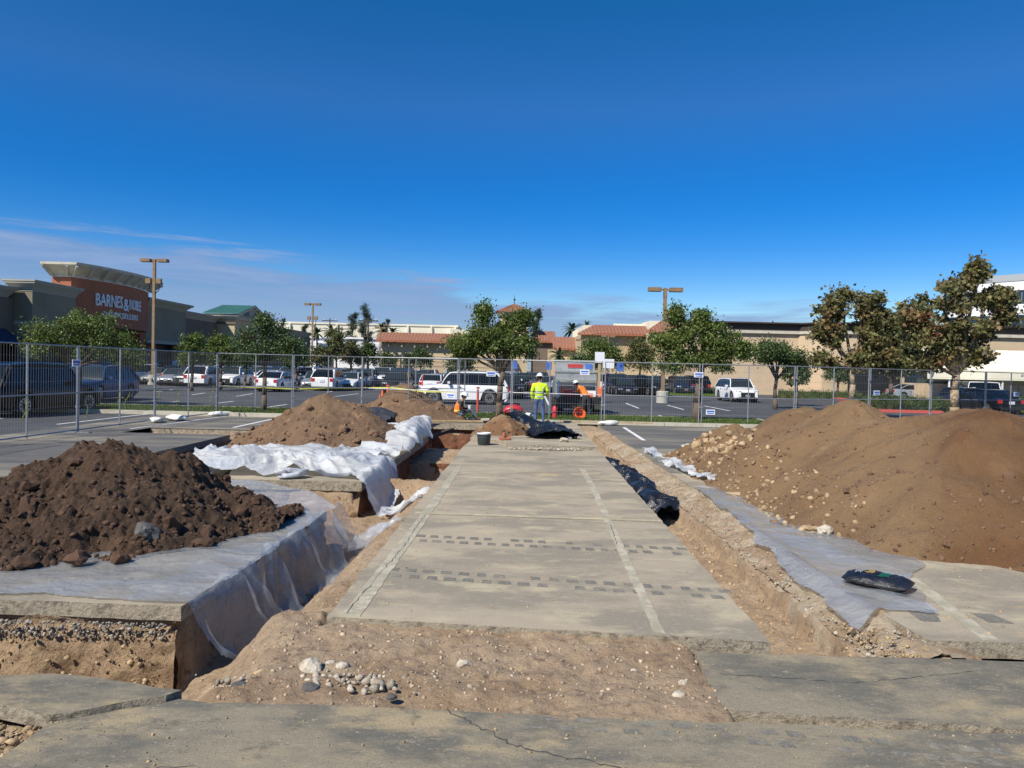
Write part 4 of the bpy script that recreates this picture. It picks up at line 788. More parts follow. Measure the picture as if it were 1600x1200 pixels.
m=MB(); c=(.1,120.2,12.75); q=[(-2.9,117.2,11.2),(3.1,117.2,11.2),(3.1,123.2,11.2),(-2.9,123.2,11.2)]
for i in range(4):
    a,b=Vector(q[i]),Vector(q[(i+1)%4]); m.add([a,b,c],[(0,1,2)])
    for k in range(1,12): p=a+(b-a)*k/12; m.bar(p,p+(Vector(c)-p)*.9,.12,.09)
part('roof',m,'tile',TW); part('finial',MB().tube((.1,120.2,12.7),(.1,120.2,14.1),.07,.03).tube((.1,120.2,13.3),(.1,120.2,13.5),.18,.18),'trim',TW)
T2=tiled('tile_roof_store','wing painted in shade tone with terracotta roof just right of the tower',3.3,6.5,118,14,6.6,8.4,.6,0,0,'stucco_dark',4)  # dark stucco puts the shade of this tan wall into its colour
T3=tiled('tile_roof_store','small tan link building with low tile roof right of the shade toned wing',6.6,10.2,114,14,5.4,7.3,.7,0,0,'stucco_tan',3)
bx('entry',(5.4,112.6,0),(6.9,114,5.2),'stucco_peach',T3)
T4=tiled('tile_roof_store','large tan store with hipped terracotta roof and small square windows',9.7,21.5,105,22,7.35,8.75,1.0,2.6,0,'stucco_tan',3.4,(4.1,))
for x in (12.9,13.8,14.7,17.3,18.3): f=bx('window',(x-.22,104.93,5.7),(x+.22,104.99,6.9),'office_glass',T4); bx('sill',(x-.3,104.85,5.6),(x+.3,104.97,5.69),'cornice',f)
bx('parapet_wall',(15,110,8.7),(21,110.4,9.2),'stucco_pale',T4)
T5=tiled('tile_roof_store','taller tile roofed entrance bay behind the right hand tree',18.8,25.5,102,20,7.7,9.4,1.0,2.8,2.8,'stucco_tan',3.6)
bx('entry_arch',(20,100.5,0),(23,101.9,4.2),'stucco_pale',T5); bx('opening',(20.4,100.44,0),(22.6,100.49,3.2),'dark_void',T5)
for k,x in enumerate((19.6,20.4)): bx('window',(x-.2,101.93,5.9),(x+.2,101.99,6.9),'office_glass',T5)
# right hand peach store
S=empty('peach_store',(0,0,0),0,'peach stucco store with dark brown roof fascia and brown roll shutter','building')
def wallpoly(pts,z0,z1,mt,name,parent=S,grow=0):
    P=[(x+(0 if grow==0 else grow*s),y-grow) for (x,y),s in zip(pts,[ -1 ]+[0]*(len(pts)-2)+[1])]+[(pts[-1][0],100),(pts[0][0],100)]; return part(name,MB().poly(P,z0,z1),mt,parent)
fp=[(20,76.5),(29.6,76.5),(31.2,74.2),(34,74.2),(35.5,74.2),(60,74.2)]
wallpoly(fp,0,6.35,'stucco_peach','wall'); wallpoly(fp,6.35,6.65,'cornice','trim',grow=.3); wallpoly(fp,6.65,7.35,'dark_cornice','fascia',grow=.15); wallpoly(fp,7.35,7.5,'dark_cornice','roof_edge',grow=.6)
bx('surround',(33.2,73.95,0),(39.6,74.15,5.2),'stucco_tan',S); o=bx('shutter',(33.7,73.85,2.7),(38.9,73.93,4.9),'shutter',S)
for k in range(9): bx('shutter_slat',(33.7,73.78,2.75+k*.24),(38.9,73.84,2.92+k*.24),'shutter',o)
bx('entrance',(33.7,73.85,0),(38.9,73.93,2.6),'dark_void',S)
# cream awning building
Aw=empty('awning_building',(0,0,0),0,'low building under a very long cream canvas awning at the right','building')
bx('wall',(38.9,70.5,0),(62,73,1.6),'stucco_peach',Aw); bx('window_band',(38.9,70.8,1.6),(62,73,2.7),'office_glass',Aw)
m=MB(); m.add([(38.3,72.5,5.0),(55,72.5,5.0),(62,72.5,3.4),(62,69,2.9),(38.9,69,2.9)],[(0,4,3,2,1)]); m.b2((38.9,68.95,2.05),(62,69.05,2.88)); part('awning',m,'awn_cream',Aw)
for k in range(5): bx('awning_post',(41+k*5,69.1,0),(41.12+k*5,69.22,2.8),'office_w',Aw)
part('lettering',lbars(24,5.6,.2,'y',(47.6,68.93,2.5)),'office_g',Aw)
m=MB()
for k in range(30): m.b2((39.5+k*.75,70.44,.1),(39.53+k*.75,70.49,1.5))
part('wall_groove',m,'stucco_tan',Aw)
# office block
O=empty('office_building',(69.5,118,0),R(-52),'white banded office block with dark window strips at the right edge','building')
bx('core',(0,.3,0),(60,30,17.5),'office_g',O)
for k,(z0,z1) in enumerate(((15.6,17.0),(11.9,13.5),(8.2,9.8),(4.6,6.2))): bx('spandrel_band',(-.3,0,z0),(60,.25,z1),'office_w',O)
for k,(z0,z1) in enumerate(((13.5,15.6),(9.8,11.9),(6.2,8.2),(1.0,4.6))):
    for j in range(12): bx('window',(.1+j*2.5,.12,z0+.03),(2.5+j*2.5,.2,z1-.03),'office_glass',O)
bx('parapet',(-.4,-.1,17.0),(60,30,18.0),'office_g',O)
# ------------------------------------------------------------ poles
def light_pole(px,py,Y,top,label,arms=2,sc_=1,base=True,flood=False):
    b=D(px,py,Y); r=empty('light_pole',(b.x,Y,0),0,label,'light pole','brown parking lot light poles'); 
    h=D(px,top,Y).z
    part('pole',MB().box((0,0,h/2),(.22*sc_,.22*sc_,h)),'pole',r)
    for s in ((-1,1) if arms==2 else (-1,1)):
        a=part('arm',MB().b2((s*.1,-.04,h-.16),(s*.35,.04,h-.06)),'pole',r); part('lamp_head',MB().b2((s*.3,-.3,h-.24),(s*1.15*sc_,.3,h+.02)),'pole',r)
    if base: part('base',MB().lathe((0,0,0),[(.42,0),(.42,.75),(.38,.8)],16),'conc',r)
    if flood:
        for s in (-1,1): part('floodlight',MB().box((s*.45,-.1,h-1.9),(.42,.3,.42)),'pole',r); part('bracket',MB().path([(s*.05,0,h-3),(s*.4,0,h-2.7),(s*.42,0,h-2.1)],.035),'trim',r)
    return r
light_pole(239,600,64,405,'tall brown light pole with floodlights below its two lamp heads in front of the bookshop',flood=True)
light_pole(487,585,95,474,'thin brown light pole left of centre standing before the warehouse',sc_=.9,flood=True)
light_pole(1035,628,50,450,'brown light pole with two lamp heads right of centre above the trees')
for px,Y,top,l in ((593,110,511,'small far light pole left of the tile roofed store'),(949,90,524,'dark slim light pole in front of the hipped tile roof'),(908,98,530,'small brown light pole left of the round green tree')):
    light_pole(px,585,Y,top,l,sc_=.7,base=False)
def util(px,Y,top,n,label):
    b=D(px,585,Y); h=D(px,top,Y).z; r=empty('utility_pole',(b.x,Y,0),0,label,'utility pole','wooden utility poles'); part('pole',MB().tube((0,0,0),(0,0,h),.2,.14),'dpole',r)
    for k in range(n): part('crossarm',MB().b2((-2,-.08,h-.8-k*2.6),(2,.08,h-.55-k*2.6)),'dpole',r); part('insulator',MB().b2((-1.6,-.05,h-.55-k*2.6),(-1.5,.05,h-.25-k*2.6)).b2((1.5,-.05,h-.55-k*2.6),(1.6,.05,h-.25-k*2.6)),'office_w',r)
util(514,190,497,2,'wooden utility pole with two crossarms before the warehouse'); util(533,200,510,1,'short utility pole right of the two crossarm pole'); util(574,150,496,1,'dark utility pole beside the tall pine'); util(1205,150,501,1,'utility pole top rising behind the peach store roof')
# ------------------------------------------------------------ trees
LEAF={'oval':[(-.5,0),(-.15,.26),(.3,.2),(.55,0),(.3,-.2),(-.15,-.26)],'star':[(-.5,0),(-.3,.2),(-.45,.5),(-.05,.32),(.15,.6),(.22,.22),(.62,.1),(.62,-.1),(.22,-.22),(.15,-.6),(-.05,-.32),(-.45,-.5),(-.3,-.2)],'needle':[(-.5,-.1),(.5,-.06),(.5,.06),(-.5,.1)]}
def leaves(name,C,S,n,size,shape,mt,parent,up=.4):
    sh=np.array(LEAF[shape]); k=len(sh); ci=nr.randint(0,len(C),n); C=np.array(C)[ci]; S=np.array(S)[ci][:,None]
    P=C+nr.normal(0,1,(n,3))*S*np.array([1,1,.8])
    d=nr.normal(0,1,(n,3)); d[:,2]-=.3; d/=np.linalg.norm(d,axis=1)[:,None]; nn=nr.normal(0,1,(n,3)); nn[:,2]+=up; b=np.cross(d,nn); b/=np.linalg.norm(b,axis=1)[:,None]+1e-9; c=np.cross(d,b)
    s=size*(.6+.8*nr.rand(n))[:,None,None]; V=P[:,None,:]+s*(sh[None,:,0:1]*d[:,None,:]+sh[None,:,1:2]*b[:,None,:]+(.25*(sh[:,0]**2+1.5*np.abs(sh[:,1])))[None,:,None]*c[:,None,:])
    o=bpy.data.objects.new(name,trimesh(name,V.reshape(-1,3),np.arange(n*k).reshape(n,k),M[mt])); return link(o,parent)
def tree(x,y,H,lobes,n,size,shape,mt,bark,label,fork=.38,tr=.13,group=None,cl=14,sig=.2,name='tree',lean=0,shell=.75,cat='tree'):
    """lobes: (dx,dy,z,rx,ry,rz) in metres"""
    r=empty(name,(x,y,0),0,label,cat,group); zf=H*fork; m=MB(); j=lambda a:(rnd.random()-.5)*a
    p=[Vector((0,0,0)),Vector((j(.08),j(.08),zf*.35)),Vector((j(.12)+lean*.5,j(.1),zf*.7)),Vector((lean,j(.1),zf))]
    m.path(p,[tr*1.25,tr,tr*.9,tr*.8],8); part('trunk',m,bark,r,smooth=True)
    C=[];S=[]; lm=MB()
    for (dx,dy,z,rx,ry,rz) in lobes:
        c=Vector((dx,dy,z)); mid=p[3].lerp(c,.5)+Vector((j(.2),j(.2),j(.15))); lm.path([p[3],mid,c],[tr*.62,tr*.4,tr*.18],6)
        for k in range(cl):
            d=Vector((nr.normal(),nr.normal(),nr.normal())).normalized(); q=c+Vector((d.x*rx,d.y*ry,d.z*rz))*(shell+(1-shell)*rnd.random() if rnd.random()<.72 else .5*rnd.random()+.1)
            C.append(tuple(q)); S.append(sig*(.6+.8*rnd.random())); s0=mid.lerp(c,.3+.7*rnd.random()); lm.path([s0,s0.lerp(q,.5)+Vector((j(.1),j(.1),.04)),q],[tr*.2,tr*.13,tr*.06],4)
    part('branches',lm,bark,r,smooth=True); o=leaves('crown',C,S,n,size,shape,mt,r); return r
def rl(n,rx,ry,z0,z1,lr,bias=0):
    out=[]
    for i in range(n):
        a=6.28*i/n+rnd.random(); k=.35+.55*rnd.random(); f=lr*(.7+.5*rnd.random()); out.append((math.cos(a)*rx*k,math.sin(a)*ry*k,z0+(z1-z0)*rnd.random(),f,f,f*.8))
    return out
tree(-19.6,33.3,4.5,[(-1.6,0,3.0,.8,.9,.75),(-.6,.2,3.5,.9,.9,.75),(.6,0,3.5,.9,.9,.75),(1.5,0,2.9,.8,.8,.7),(0,.3,2.7,1.1,1,.6),(-1.1,-.3,2.6,.8,.8,.5),(1.9,.2,2.4,.5,.5,.4)],22000,.09,'oval','leaf_green','bark','broad glossy green tree in front of the bookshop at the left',.4,.14,cl=20,sig=.2)
tree(-10.3,30.6,3.9,[(-.7,0,2.9,.55,.6,.55),(.3,.2,3.3,.6,.6,.55),(.9,0,2.7,.5,.6,.45),(-.2,-.3,2.6,.7,.6,.4),(0,.1,3.7,.35,.35,.35)],9000,.085,'oval','leaf_deep','bark','slim dark trunked green tree behind the fence in the lawn strip at the left',.55,.1,cl=16,sig=.16)
tree(-.5,30.1,4.6,[(-1.45,0,3.0,.75,.8,.42),(-1.0,.1,3.4,.6,.6,.6),(-.3,0,3.3,.8,.8,.7),(.4,.2,3.6,.7,.7,.55),(.95,0,3.0,.6,.7,.6),(.3,-.3,3.0,.8,.7,.4),(-.75,0,4.3,.18,.18,.35),(-1.5,.1,2.8,.5,.5,.28),(.9,0,4.15,.25,.25,.25)],20000,.095,'oval','leaf_green','bark','leaning green tree in the middle of the lawn strip behind the workers',.42,.13,cl=18,sig=.17,lean=.12)
tree(7.75,30.7,4.7,[(-1.3,0,3.2,.7,.7,.6),(-.5,.1,3.7,.7,.7,.6),(.4,0,3.7,.7,.7,.6),(1.2,.1,3.3,.75,.7,.6),(0,-.2,2.9,1.0,.9,.55),(-1.0,0,2.5,.6,.6,.45),(1.0,0,2.6,.7,.7,.45),(-1.0,0,4.4,.16,.16,.35),(1.9,0,3.1,.35,.35,.3),(.1,0,4.4,.25,.25,.25)],24000,.095,'oval','leaf_green','bark','bushy green tree with thick trunk right of centre in the lawn strip',.5,.17,cl=18,sig=.17,lean=.15)
tree(15.9,44.3,4.3,rl(9,1.8,1.6,2.95,3.7,.62),14000,.11,'oval','leaf_deep','bark','dark green round headed tree in front of the peach store',.42,.13,cl=16,sig=.2)
tree(16.6,36,6.7,[(-1.2,0,4.2,.7,.7,.6),(-.7,0,5.7,.65,.65,.6),(.5,0,5.8,.75,.7,.6),(.9,.1,4.9,.7,.7,.55),(-1.3,.1,4.9,.55,.6,.5),(.6,-.1,3.9,.9,.8,.6),(-1.4,0,2.9,.35,.35,.25),(1.2,0,3.2,.8,.8,.6),(.2,0,2.9,.6,.6,.35)],10000,.135,'star','leaf_brown','bark_pale','browning sycamore with pale trunk behind the left end of the big soil pile',.36,.15,cl=10,sig=.2)
tree(20.0,33.2,7.5,[(-1.6,0,5.0,.8,.8,.7),(-.7,.1,5.9,.85,.85,.75),(.3,0,6.3,.7,.7,.65),(.85,0,7.0,.32,.32,.4),(1.3,0,5.6,.55,.55,.55),(2.1,0,5.9,.25,.25,.4),(.3,-.2,4.7,1.1,1,.8),(-1.1,0,4.0,.9,.9,.6),(1.0,0,4.3,.6,.6,.5),(-.2,0,3.5,.9,.8,.5),(2.2,.1,4.9,.2,.2,.2),(-2.0,0,4.6,.55,.5,.5),(1.0,0,3.1,.6,.6,.45),(-1.2,0,2.9,.5,.5,.35)],13500,.14,'star','leaf_brown','bark_pale','largest browning sycamore with several pale limbs at the right',.3,.19,cl=9,sig=.19)
tree(27.8,54,7.8,[(-1.4,0,4.0,1.1,1,.9),(0,0,5.0,1.3,1.2,1.0),(1.2,0,4.2,1.2,1.1,.9),(0,0,3.2,1.6,1.3,.7),(.5,0,6.2,1,1,.8),(-.9,0,6,.8,.8,.7)],14000,.17,'star','leaf_mix','bark','darker olive tree between and behind the two browning sycamores',.3,.16,cl=16,sig=.28)
for (px,Y,top,wpx,n,sz,mt,lab) in [
 (300,52,516,44,5000,.14,'leaf_green','leafy green tree right of the tall floodlit pole'),(345,56,520,50,5000,.15,'leaf_green','green tree under the teal roofed store'),(383,60,530,36,3500,.15,'leaf_deep','small dark green tree below the red store letters'),
 (205,50,540,40,3000,.14,'leaf_green','low green tree right of the broad tree by the bookshop'),(462,62,524,40,4000,.16,'leaf_deep','dark green tree right of the slim lawn tree'),
 (500,80,540,36,3000,.2,'leaf_mix','olive tree just right of the thin light pole'),(525,85,512,40,4500,.2,'leaf_mix','brown tinted tree with thin crown before the warehouse'),(548,88,530,34,3500,.2,'leaf_mix','reddish olive tree right of the thin crowned tree'),(575,90,533,34,4500,.2,'leaf_deep','dense green tree below the tall pine'),(607,95,548,30,3000,.2,'leaf_deep','low dark tree at the left end of the tile roofed store'),
 (657,98,541,36,4500,.2,'leaf_deep','round dark green tree in front of the banded tan wall'),(635,97,548,14,1200,.18,'leaf_deep','small narrow bush tree left of the round dark tree'),
 (720,60,540,40,3500,.16,'leaf_deep','dark tree behind the left side of the central tree'),
 (938,84,531,70,10000,.2,'leaf_green','large round bright green tree in front of the hipped tile roof'),(1000,82,527,50,6000,.2,'leaf_mix','olive brown tree right of the large round green tree'),
 (905,80,553,34,2500,.2,'leaf_deep','small dark tree left of the large round green tree'),(1245,50,556,40,3500,.15,'leaf_deep','low leafy tree right of the round headed tree'),(1310,70,562,40,3000,.18,'leaf_deep','dark shrub like tree beside the brown shutter entrance'),]:
    b=D(px,590,Y); H=D(px,top,Y).z; wm=wpx*Y/FP/2
    tree(b.x,Y,H,[(dx*wm*.6,dy,H*z,wm*.5,wm*.5,H*.18) for dx,dy,z in ((-1,0,.6),(1,0,.6),(0,.3,.8),(-.5,0,.78),(.5,0,.74),(0,-.4,.62))],n,sz,'oval',mt,'bark',lab,.4,.12,cl=12,sig=wm*.17)
def pine(px,Y,top,wpx,n,label):
    b=D(px,590,Y); H=D(px,top,Y).z; wm=wpx*Y/FP/2; L=[]
    k=9
    for i in range(k): t=i/(k-1); z=H*(.35+.6*t); rr=wm*(1-.55*t)*(.6+.6*rnd.random()); L.append(((rnd.random()-.5)*wm*.8,(rnd.random()-.5)*wm,z,rr*.7,rr*.7,H*.055))
    tree(b.x,Y,H,L,n,.35,'needle','leaf_pine','bark',label,.5,.2,cl=9,sig=wm*.16,name='pine_tree')
pine(548,170,486,26,4500,'tall ragged pine left of the tallest pine'); pine(568,165,477,30,5500,'tallest ragged pine before the warehouse'); pine(602,160,498,16,2500,'thin pine above the left end of the tile roof'); pine(439,150,496,14,2000,'small pine tip left of the thin light pole'); pine(472,150,505,20,2500,'dark conical pine behind the lot left of centre'); pine(835,150,482,30,6000,'dense dark pine right of the tower')
def palm(px,Y,top,label,fl=1.6,n=26):
    b=D(px,590,Y); H=D(px,top,Y).z; r=empty('palm_tree',(b.x,Y,0),0,label,'palm tree'); part('trunk',MB().path([(0,0,0),(.1,0,H*.5),(0,0,H-fl*.4)],[.22,.17,.15],7),'bark',r)
    m=MB()
    for i in range(n):
        a=6.28*rnd.random(); e=R(-40+110*rnd.random()); d=Vector((math.cos(a)*math.cos(e),math.sin(a)*math.cos(e),math.sin(e))); s=Vector((-math.sin(a),math.cos(a),0)); c=Vector((0,0,H-fl*.4)); pr=None
        for k in range(5):
            t=k/4; q=c+d*fl*t+Vector((0,0,-.35*fl*t*t)); ww=.16*fl*(1-t)*(t+.3)*1.6
            cur=(q-s*ww,q+Vector((0,0,.06)),q+s*ww)
            if pr: m.add([*pr,*cur],[(0,1,4,3),(1,2,5,4)])
            pr=cur
    part('fronds',m,'palm',r)
palm(494,140,514,'palm with round head right of the thin light pole',2.0); palm(893,160,506,'fan palm standing between the tile roofed stores',2.8,34); palm(873,78,546,'young palm in front of the peach link building wall',1.5,20); palm(597,140,508,'palm near the left end of the tile roof',2.4,30); palm(914,170,503,'palm tip peeking over the left of the hipped roof',2.0); palm(612,150,512,'second palm behind the left end of the tile roof',2.2)
palm(518,120,510,'palm behind the brown tinted tree',2.0) 
# ------------------------------------------------------------ hedges and far kerbs
def hedge(name,a,b,w_,h,n,label,cat='hedge'):
    a,b=Vector(a),Vector(b); d=b-a; L=d.length; u=d.normalized(); s=Vector((-u.y,u.x,0)); k=int(L/.35)+2
    C=[tuple(a+u*(L*rnd.random())+s*((rnd.random()-.5)*w_)+Vector((0,0,h*(.25+.65*rnd.random())))) for _ in range(k*6)]
    r=empty(name,a,0,label,cat); m=MB(); m.bar(a-a+Vector((0,0,h*.42)),b-a+Vector((0,0,h*.42)),w_*.75,h*.8); part('hedge_core',m,'hedge',r)
    o=leaves('hedge_leaves',[tuple(Vector(c)-a) for c in C],[.14]*len(C),n,.09,'oval','hedge',r); o['kind']='stuff'
hedge('hedge',G(1188,608),G(1328,617),1.6,1.25,16000,'clipped green hedge behind the red kerb right of the white parked car')
hedge('hedge',(21.3,46,0),(27.2,46,0),1.5,.95,9000,'dark green hedge behind the fence between the sycamores')
hedge('hedge',(31.5,46,0),(41,46,0),1.4,.95,6000,'hedge right of the dark parked sedan at the right')
hedge('hedge',(10.5,72,0),(22,72.5,0),1.2,.8,5000,'low hedge with red kerb beneath the far right trees')
hedge('hedge',(42,65.5,0),(56,65.5,0),1.0,.8,4000,'low hedge along the wall under the cream awning')
hedge('hedge',(24,66,0),(31,65.5,0),1.2,.8,4000,'hedge in front of the peach store entrance')
def kerbline_(name,pts,w_,h,mt):
    m=MB()
    for a,b in zip(pts[:-1],pts[1:]): m.bar((*a[:2],h/2),(*b[:2],h/2),w_,h)
    m.build(name,M[mt])['kind']='structure'
kerbline_('red_kerb',[G(1172,606),G(1230,614),G(1290,622),G(1330,628)],.6,.2,'red_kerb')
kerbline_('red_kerb',[(21,44),(25.5,43.6)],.4,.16,'red_kerb'); kerbline_('red_kerb',[G(1135,596),G(1195,600)],.4,.15,'red_kerb'); kerbline_('red_kerb',[G(1285,603),G(1345,603)],.4,.16,'red_kerb'); kerbline_('red_kerb',[G(1530,610),G(1590,611)],.4,.16,'red_kerb')
def plot(name,x0,x1,y0,y1,n,label):
    o=lawn(name,x0,x1,y0,y1,.1,n,h=.09); tag(o,label,'grass',kind='stuff')
plot('lawn',31,39,70,84,12000,'sunlit lawn in front of the clipped hedge at the right'); plot('lawn',31,41,43,45,7000,'lawn strip right of the dark parked sedan'); plot('lawn',11,22,68,71.5,7000,'far lawn under the hedge beneath the right trees'); plot('lawn',-8,4,96,100,3000,'far lawn before the central stores')
# ------------------------------------------------------------ vehicles
SPEC={ # L,W,hood front z,cowl z,deck z,roof z, x fractions: windscreen base, roof front, roof rear, rear base ; wheel radius, wheel positions
'sedan':(4.7,1.82,.70,.93,1.0,1.45,.27,.42,.70,.88,.33,.185,.80),
'hatch':(3.75,1.66,.72,.95,.98,1.50,.22,.38,.86,.985,.31,.17,.82),
'suv':(4.75,1.9,.92,1.08,1.10,1.72,.25,.38,.84,.985,.37,.18,.79),
'bigsuv':(5.15,2.0,1.0,1.13,1.12,1.82,.26,.38,.87,.985,.4,.175,.79),
'boxsuv':(4.4,1.87,1.12,1.2,1.18,1.85,.30,.36,.97,.995,.42,.16,.80),
'pickup':(5.7,2.0,1.08,1.2,1.18,1.92,.27,.36,.60,.64,.42,.16,.80),
'van':(5.2,2.0,1.0,1.25,1.15,2.1,.14,.30,.97,.995,.36,.17,.78)}
def car_src(kind):
    L,W,hf,hc,hd,hr,a,b_,c_,d_,wr,w1,w2=SPEC[kind]; h=W/2; wx=(w1*L,w2*L); out={}
    def zt(x):
        t=x/L; P=[(0,hf*.78),(.015,hf*.93),(.05,hf),(a,hc),(d_ if kind in('sedan','pickup') else .96,hd),(.985,hd-.04),(1,hd-.2)]
        if kind=='pickup': P=[(0,hf*.8),(.015,hf*.96),(.05,hf),(a,hc),(.66,hc),(.665,hd),(.985,hd),(1,hd-.03)]
        return float(np.interp(t,[q[0] for q in P],[q[1] for q in P]))
    def wf(x): return float(np.interp(x/L,[0,.02,.06,.16,.84,.95,.985,1],[.78,.88,.95,1,1,.96,.92,.86]))
    def zb(x):
        z=float(np.interp(x/L,[0,.05,.12,.9,1],[.34,.24,.22,.24,.36]))*(1.25 if kind in('pickup','boxsuv') else 1)
        for w_ in wx:
            q=(wr*1.17)**2-(x-w_)**2
            if q>0: z=max(z,wr+math.sqrt(q))
        return z
    xs=set([0,.006*L,.02*L,.05*L,.09*L,L*.985,L,L*.96,a*L,b_*L,c_*L,d_*L])
    for i in range(30): xs.add(L*i/29)
    for w_ in wx:
        for k in range(-6,7): xs.add(w_+wr*1.17*k/6.001)
    xs=sorted(x for x in xs if 0<=x<=L); V=[];F=[]
    for x in xs:
        y=h*wf(x); z1=zt(x); z0=min(zb(x),z1-.12); zm=z0+(z1-z0)*.5
        pr=[(y*.96,z0),(y,z0+.05),(y*1.0,max(zm,z0+.07)),(y*.985,z1-.1 if z1-.1>z0+.09 else z1-.03),(y*.95,z1-.025),(y*.86,z1),(0,z1+.03)]
        V+=[(x,p[0],p[1]) for p in pr]+[(x,-p[0],p[1]) for p in pr[-2::-1]]
    m=13; n=len(xs)
    for i in range(n-1):
        for k in range(m-1): F.append((i*m+k,i*m+k+1,(i+1)*m+k+1,(i+1)*m+k))
    F.append(tuple(range(m))[::-1]); F.append(tuple(range((n-1)*m,n*m)))
    out['body']=('paint',mesh('car_body',V,F,[M['trim']],None,True,32))
    # greenhouse
    bl=lambda x:zt(x)-.02; X=[a*L,b_*L,c_*L,d_*L]
    def gsec(x,t): z0=bl(x); z1=z0+(hr-z0)*t; y0=h*.94; y1=h*(.94-.2*t*(hr-z0)/.75); return (y0,z0,y1,z1)
    st=[(X[0],0.02)]+[(X[0]+(X[1]-X[0])*k/4,math.sin(math.pi/2*k/4)**.9) for k in (1,2,3)]+[(X[1],.97),((X[1]*.6+X[2]*.4),1.0),((X[1]*.3+X[2]*.7),.995),(X[2],.94)]+[(X[2]+(X[3]-X[2])*k/4,.94*(1-k/4)**.8 if k<4 else .02) for k in (1,2,3,4)]
    G_=[gsec(*s) for s in st]; side=[];V=[];FS=[];FR=[];FW=[];FB=[]
    for (x,t),(y0,z0,y1,z1) in zip(st,G_): V+=[(x,y0,z0),(x,y1,z1),(x,y1*.86,z1+.035*t),(x,-y1*.86,z1+.035*t),(x,-y1,z1),(x,-y0,z0)]
    for i in range(len(st)-1):
        q=i*6; FS+=[(q,q+1,q+7,q+6),(q+4,q+5,q+11,q+10)]
        tgt=FW if i<4 else (FB if i>=len(st)-5 else FR)
        tgt.append((q+2,q+3,q+9,q+8)); (tgt if tgt is not FR else FR).extend([(q+1,q+2,q+8,q+7),(q+3,q+4,q+10,q+9)])
    def sub(Fl,nm,mt): 
        u=sorted({i for f in Fl for i in f}); mp={k:i for i,k in enumerate(u)}; return mesh(nm,[V[k] for k in u],[tuple(mp[i] for i in f) for f in Fl],[mt],None,True,40)
    out['side_window']=('',sub(FS,'side_window',M['glass'])); out['windscreen']=('',sub(FW,'windscreen',M['glass_clear'])); out['rear_window']=('',sub(FB,'rear_window',M['glass'])); out['roof']=('paint',sub(FR,'car_roof',M['trim']))
    # pillars
    mm=MB(); dp=MB()
    for s in (1,-1):
        P=[(st[i][0],s*(G_[i][2]+.004),G_[i][3]-.012) for i in range(0,len(st))]
        mm.path(P,[.03,.035,.04,.045,.052,.055,.055,.055,.05,.045,.04,.03],6)
        for f in ((.40,.56,.72,.86) if kind in('suv','bigsuv','van','boxsuv') else (.46,.68)):
            x=X[0]+(X[3]-X[0])*f; t=float(np.interp(x,[q[0] for q in st],[q[1] for q in st])); y0,z0,y1,z1=gsec(x,t); dp.bar((x,s*(y0+.006),z0),(x,s*(y1+.006),z1),.045,.02)
        if kind in ('suv','bigsuv','hatch','boxsuv'): i=len(st)-4; mm.bar((X[3]-.06,s*(h*.93),bl(X[3])),(X[2]+.05,s*(G_[-5][2]+.0),G_[-5][3]-.03),.16 if kind!='boxsuv' else .1,.05)
    if kind in('suv','bigsuv','pickup'):
        pass
    out['window_pillars']=('',mesh('window_pillars',dp.V,dp.F,[M['trim']])); out['pillars']=('paint',mesh('car_pillars',mm.V,mm.F,[M['trim']]))
    if kind in('bigsuv','suv'):
        rr=MB()
        for s in (1,-1): rr.path([(X[1]+.15,s*h*.66,hr+.02),(X[1]+.35,s*h*.66,hr+.07),(X[2]-.3,s*h*.66,hr+.06),(X[2]-.05,s*h*.66,hr-.02)],.02,5)
        out['roof_rail']=('',mesh('roof_rail',rr.V,rr.F,[M['chrome']]))
    u=MB(); u.b2((.25,-h*.8,.16),(L-.25,h*.8,.5)); out['underbody']=('',mesh('underbody',u.V,u.F,[M['trim']]))
    g=MB(); gw=h*.66 if kind!='pickup' else h*.78; g.b2((-.03,-gw*.8,hf*.42),(.05,gw*.8,hf*.8)); g.b2((-.028,-h*.72,.26),(.05,h*.72,.4)); out['grille']=('',mesh('grille',g.V,g.F,[M['trim']]))
    bp=MB(); bp.b2((L-.05,-h*.7,.3),(L+.012,h*.7,.45)); out['rear_bumper']=('',mesh('rear_bumper',bp.V,bp.F,[M['trim']]))
    hl=MB()
    for s in (1,-1): pass
    def lens(x0,x1,y0,y1,z0,z1,nm,mt): q=MB(); q.add([(x0,y0,z0),(x1,y1,z0+.03),(x1,y1,z1),(x0,y0,z1-.02),(x0+.1,y0,z0),(x1+.1,y1*.9,z0+.03),(x1+.1,y1*.9,z1),(x0+.1,y0,z1)],[(0,1,2,3),(4,7,6,5),(0,3,7,4),(1,5,6,2),(3,2,6,7),(0,4,5,1)]); return mesh(nm,q.V,q.F,[mt])
    for s in (1,-1):
        out['headlight'+('_l' if s>0 else '_r')]=('',lens(-.01,.1,s*h*.5,s*h*.90,hf*.76,hf*.93,'headlight',M['lamp_w']))
        q=MB(); q.b2((L-.12,s*h*.62,hd*.68),(L+.014,s*h*.9,hd*.92)); 
        if kind in('pickup','boxsuv'): q=MB(); q.b2((L-.05,s*h*.78,hd*.6),(L+.014,s*h*.93,hd*.95))
        out['tail_light'+('_l' if s>0 else '_r')]=('',mesh('tail_light',q.V,q.F,[M['lamp_r']]))
        q=MB(); q.box((X[0]+.42,s*(h+.1),bl(X[0])+.12),(.14,.2,.14)); out['mirror'+('_l' if s>0 else '_r')]=('paint',mesh('wing_mirror',q.V,q.F,[M['trim']]))
    for nm,x in (('number_plate_f',-.02),('number_plate_b',L+.02)):
        q=MB(); q.box((x,0,.5 if x<0 else hd*.72),(.02,.34,.17)); out[nm]=('',mesh('number_plate',q.V,q.F,[M['plate']]))
    dh=MB()
